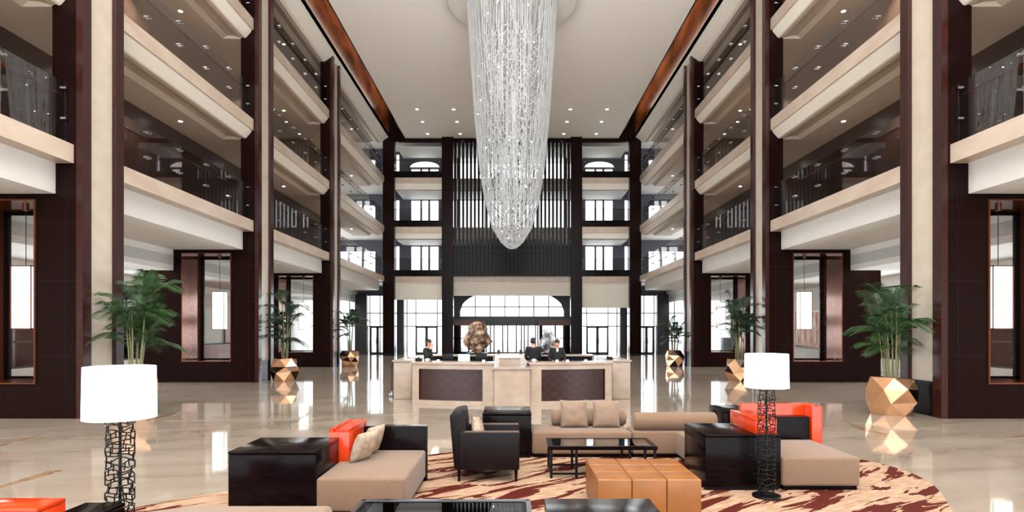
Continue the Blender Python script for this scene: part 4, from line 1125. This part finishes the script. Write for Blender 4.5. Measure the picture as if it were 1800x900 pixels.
def person(loc, rz, H, pose, label, cap=False):
    """local frame: facing -Y, x to the person's left"""
    t = thing('person', loc, label, 'person')
    t.rotation_euler = (0, 0, rz)
    k = H / 1.70
    def S(p): return (p[0] * k, p[1] * k, p[2] * k)
    hd = pose.get('head', (0, 0, 0))           # head offset (x,y,z)
    J = {'pel': (0, 0, .95), 'wai': (0, .0, 1.10), 'che': (0, .01, 1.28), 'upp': (0, .01, 1.40), 'nek': (0, .0, 1.47),
         'ne2': (hd[0] * .4, -.01 + hd[1] * .4, 1.50)}
    hx, hy, hz = hd[0], -.02 + hd[1], 1.59 + hd[2]
    for s, n in ((1, 'L'), (-1, 'R')):
        J['hip' + n] = (.09 * s, 0, .90); J['kne' + n] = (.10 * s, -.01, .50); J['ank' + n] = (.10 * s, .02, .09); J['toe' + n] = (.11 * s, -.15, .04)
        J['sho' + n] = (.17 * s, .01, 1.40)
        e, w = pose['arm' + n]
        J['elb' + n] = e; J['wri' + n] = w
    names = list(J); idx = {n: i for i, n in enumerate(names)}
    R = {'pel': (.145, .11), 'wai': (.125, .095), 'che': (.15, .105), 'upp': (.10, .08), 'nek': .05, 'ne2': .047}
    for n in 'LR':
        R.update({'hip' + n: .09, 'kne' + n: .055, 'ank' + n: .038, 'toe' + n: .034, 'sho' + n: .058, 'elb' + n: .042, 'wri' + n: .027})
    E = [('pel', 'wai'), ('wai', 'che'), ('che', 'upp'), ('upp', 'nek'), ('nek', 'ne2')]
    for n in 'LR': E += [('pel', 'hip' + n), ('hip' + n, 'kne' + n), ('kne' + n, 'ank' + n), ('ank' + n, 'toe' + n), ('upp', 'sho' + n), ('sho' + n, 'elb' + n), ('elb' + n, 'wri' + n)]
    V_ = [S(J[n]) for n in names]; Rr = [tuple(k * q for q in R[n]) if isinstance(R[n], tuple) else k * R[n] for n in names]
    Ed = [(idx[a], idx[b]) for a, b in E]
    # head as extra skin vertices
    def addv(p, r, frm):
        V_.append(S(p)); Rr.append(tuple(k * q for q in r) if isinstance(r, tuple) else k * r); Ed.append((frm, len(V_) - 1)); return len(V_) - 1
    a = addv((hx, hy - .01, hz - .07), (.055, .06), idx['ne2']); a = addv((hx, hy, hz), (.076, .088), a); a = addv((hx, hy + .01, hz + .07), (.066, .075), a)
    # hands: palm and five fingers
    for n, s in (('L', 1), ('R', -1)):
        e = Vector(J['elb' + n]); w = Vector(J['wri' + n]); d = (w - e).normalized()
        side = d.cross(Vector((0, 0, 1)));
        if side.length < .2: side = Vector((1, 0, 0))
        side.normalize(); nrm = side.cross(d).normalized()
        pm = addv(w + d * .045, (.032, .018), idx['wri' + n])
        for q in range(4):
            o_ = (q - 1.5) * .019; ln = (.065, .075, .07, .055)[q]
            f1 = addv(w + d * .09 + side * o_, .0095, pm)
            f2 = addv(w + d * (.09 + ln * .5) + side * o_ * 1.1 - nrm * .008, .0085, f1)
            addv(w + d * (.09 + ln * .9) + side * o_ * 1.1 - nrm * .026, .007, f2)
        f1 = addv(w + d * .05 + side * .036 * s, .011, pm); addv(w + d * .085 + side * .055 * s - nrm * .01, .009, f1)
    skinned('body', V_, Ed, Rr, M['skin'], t, loc, 1, 0)
    # jacket
    jn = ['pel', 'wai', 'che', 'upp', 'shoL', 'shoR', 'elbL', 'elbR', 'wriL', 'wriR', 'nek']
    jv = [S(J[n]) for n in jn]; ji = {n: i for i, n in enumerate(jn)}
    jv[0] = S((0, 0, .88)); ex = .012
    jr = [(.175 * k, .135 * k), (.145 * k, .115 * k), (.172 * k, .125 * k), (.115 * k, .095 * k), .072 * k, .072 * k, .055 * k, .055 * k, .04 * k, .04 * k, .062 * k]
    for n in 'LR':
        w = Vector(J['wri' + n]); e = Vector(J['elb' + n]); jv[ji['wri' + n]] = S(w - (w - e) * .06)
    jv[ji['nek']] = S((0, .005, 1.445))
    je = [(ji[a_], ji[b_]) for a_, b_ in (('pel', 'wai'), ('wai', 'che'), ('che', 'upp'), ('upp', 'shoL'), ('upp', 'shoR'), ('shoL', 'elbL'), ('shoR', 'elbR'), ('elbL', 'wriL'), ('elbR', 'wriR'), ('upp', 'nek'))]
    skinned('jacket', jv, je, jr, M['suit'], t, loc, 1, 0)
    tv = [S(p) for p in ((0, 0, .93), (.095, 0, .86), (-.095, 0, .86), (.10, -.01, .5), (-.10, -.01, .5), (.10, .02, .12), (-.10, .02, .12))]
    skinned('trousers', tv, [(0, 1), (0, 2), (1, 3), (2, 4), (3, 5), (4, 6)], [(.16 * k, .125 * k), .105 * k, .105 * k, .075 * k, .075 * k, .065 * k, .065 * k], M['suit'], t, loc, 1, 0)
    def ball(name, p, r, m, sub=2):
        bm = bmesh.new(); bmesh.ops.create_icosphere(bm, subdivisions=sub, radius=1)
        for v in bm.verts: v.co = Vector((p[0] * k + v.co.x * r[0] * k, p[1] * k + v.co.y * r[1] * k, p[2] * k + v.co.z * r[2] * k))
        me = bpy.data.meshes.new(name); bm.to_mesh(me); bm.free(); me.materials.append(m)
        for q in me.polygons: q.use_smooth = True
        o = bpy.data.objects.new(name, me); COL.objects.link(o); o.parent = t; return o
    for s in (-1, 1):
        ball('shoe', (.10 * s, -.06, .045), (.05, .14, .045), M['black'])
        ball('eye', (hx + .028 * s, hy - .077, hz + .005), (.011, .008, .007), M['black'])
        ball('ear', (hx + .078 * s, hy + .005, hz - .005), (.012, .02, .032), M['skin'])
    ball('nose', (hx, hy - .09, hz - .022), (.013, .018, .022), M['skin'])
    ball('mouth', (hx, hy - .078, hz - .055), (.024, .008, .006), mat('lips', rgb(160, 80, 72), .5))
    # hair as a cap over the skull
    bm = bmesh.new(); bmesh.ops.create_icosphere(bm, subdivisions=4, radius=1)
    for v in bm.verts:
        d = v.co.copy(); f = 1.0
        if d.y < -.15 and d.z < .42: f = .8
        if d.z < -.45: f = .78
        v.co = Vector(((hx + d.x * .088 * f) * k, (hy + .012 + d.y * .104 * f) * k, (hz + .022 + d.z * .112 * f) * k))
    me = bpy.data.meshes.new('hair'); bm.to_mesh(me); bm.free(); me.materials.append(M['hair'])
    for q in me.polygons: q.use_smooth = True
    o = bpy.data.objects.new('hair', me); COL.objects.link(o); o.parent = t
    if pose.get('bun'): ball('hair_bun', (hx, hy + .12, hz + .03), (.045, .04, .045), M['hair'])
    if pose.get('shirt'):
        ball('shirt_collar', (0, -.085, 1.38), (.035, .03, .07), M['shirt'])
    return t
person((-2.42, 17.2, 0), -PI / 2 * .0 + PI * .42, 1.62, {'armL': ((.24, -.02, 1.12), (.20, -.25, 1.02)), 'armR': ((-.25, -.10, 1.16), (-.10, -.16, 1.44)), 'bun': 0, 'shirt': 1, 'head': (0, -.02, 0)},
       'person in black uniform holding a phone to the ear at the left desk end')
person((.62, 17.55, 0), PI, 1.66, {'armL': ((.215, .02, 1.12), (.15, -.2, 1.04)), 'armR': ((-.215, .02, 1.12), (-.15, -.2, 1.04)), 'bun': 1, 'head': (0, 0, 0)},
       'person in black suit seen from behind standing in the middle of the reception desk')
person((1.28, 17.05, 0), .1, 1.64, {'armL': ((.235, -.02, 1.12), (.15, -.26, 1.05)), 'armR': ((-.235, -.02, 1.12), (-.15, -.26, 1.05)), 'shirt': 1, 'head': (0, -.05, -.02)},
       'person in black uniform looking down at the desk beside the grey rock')
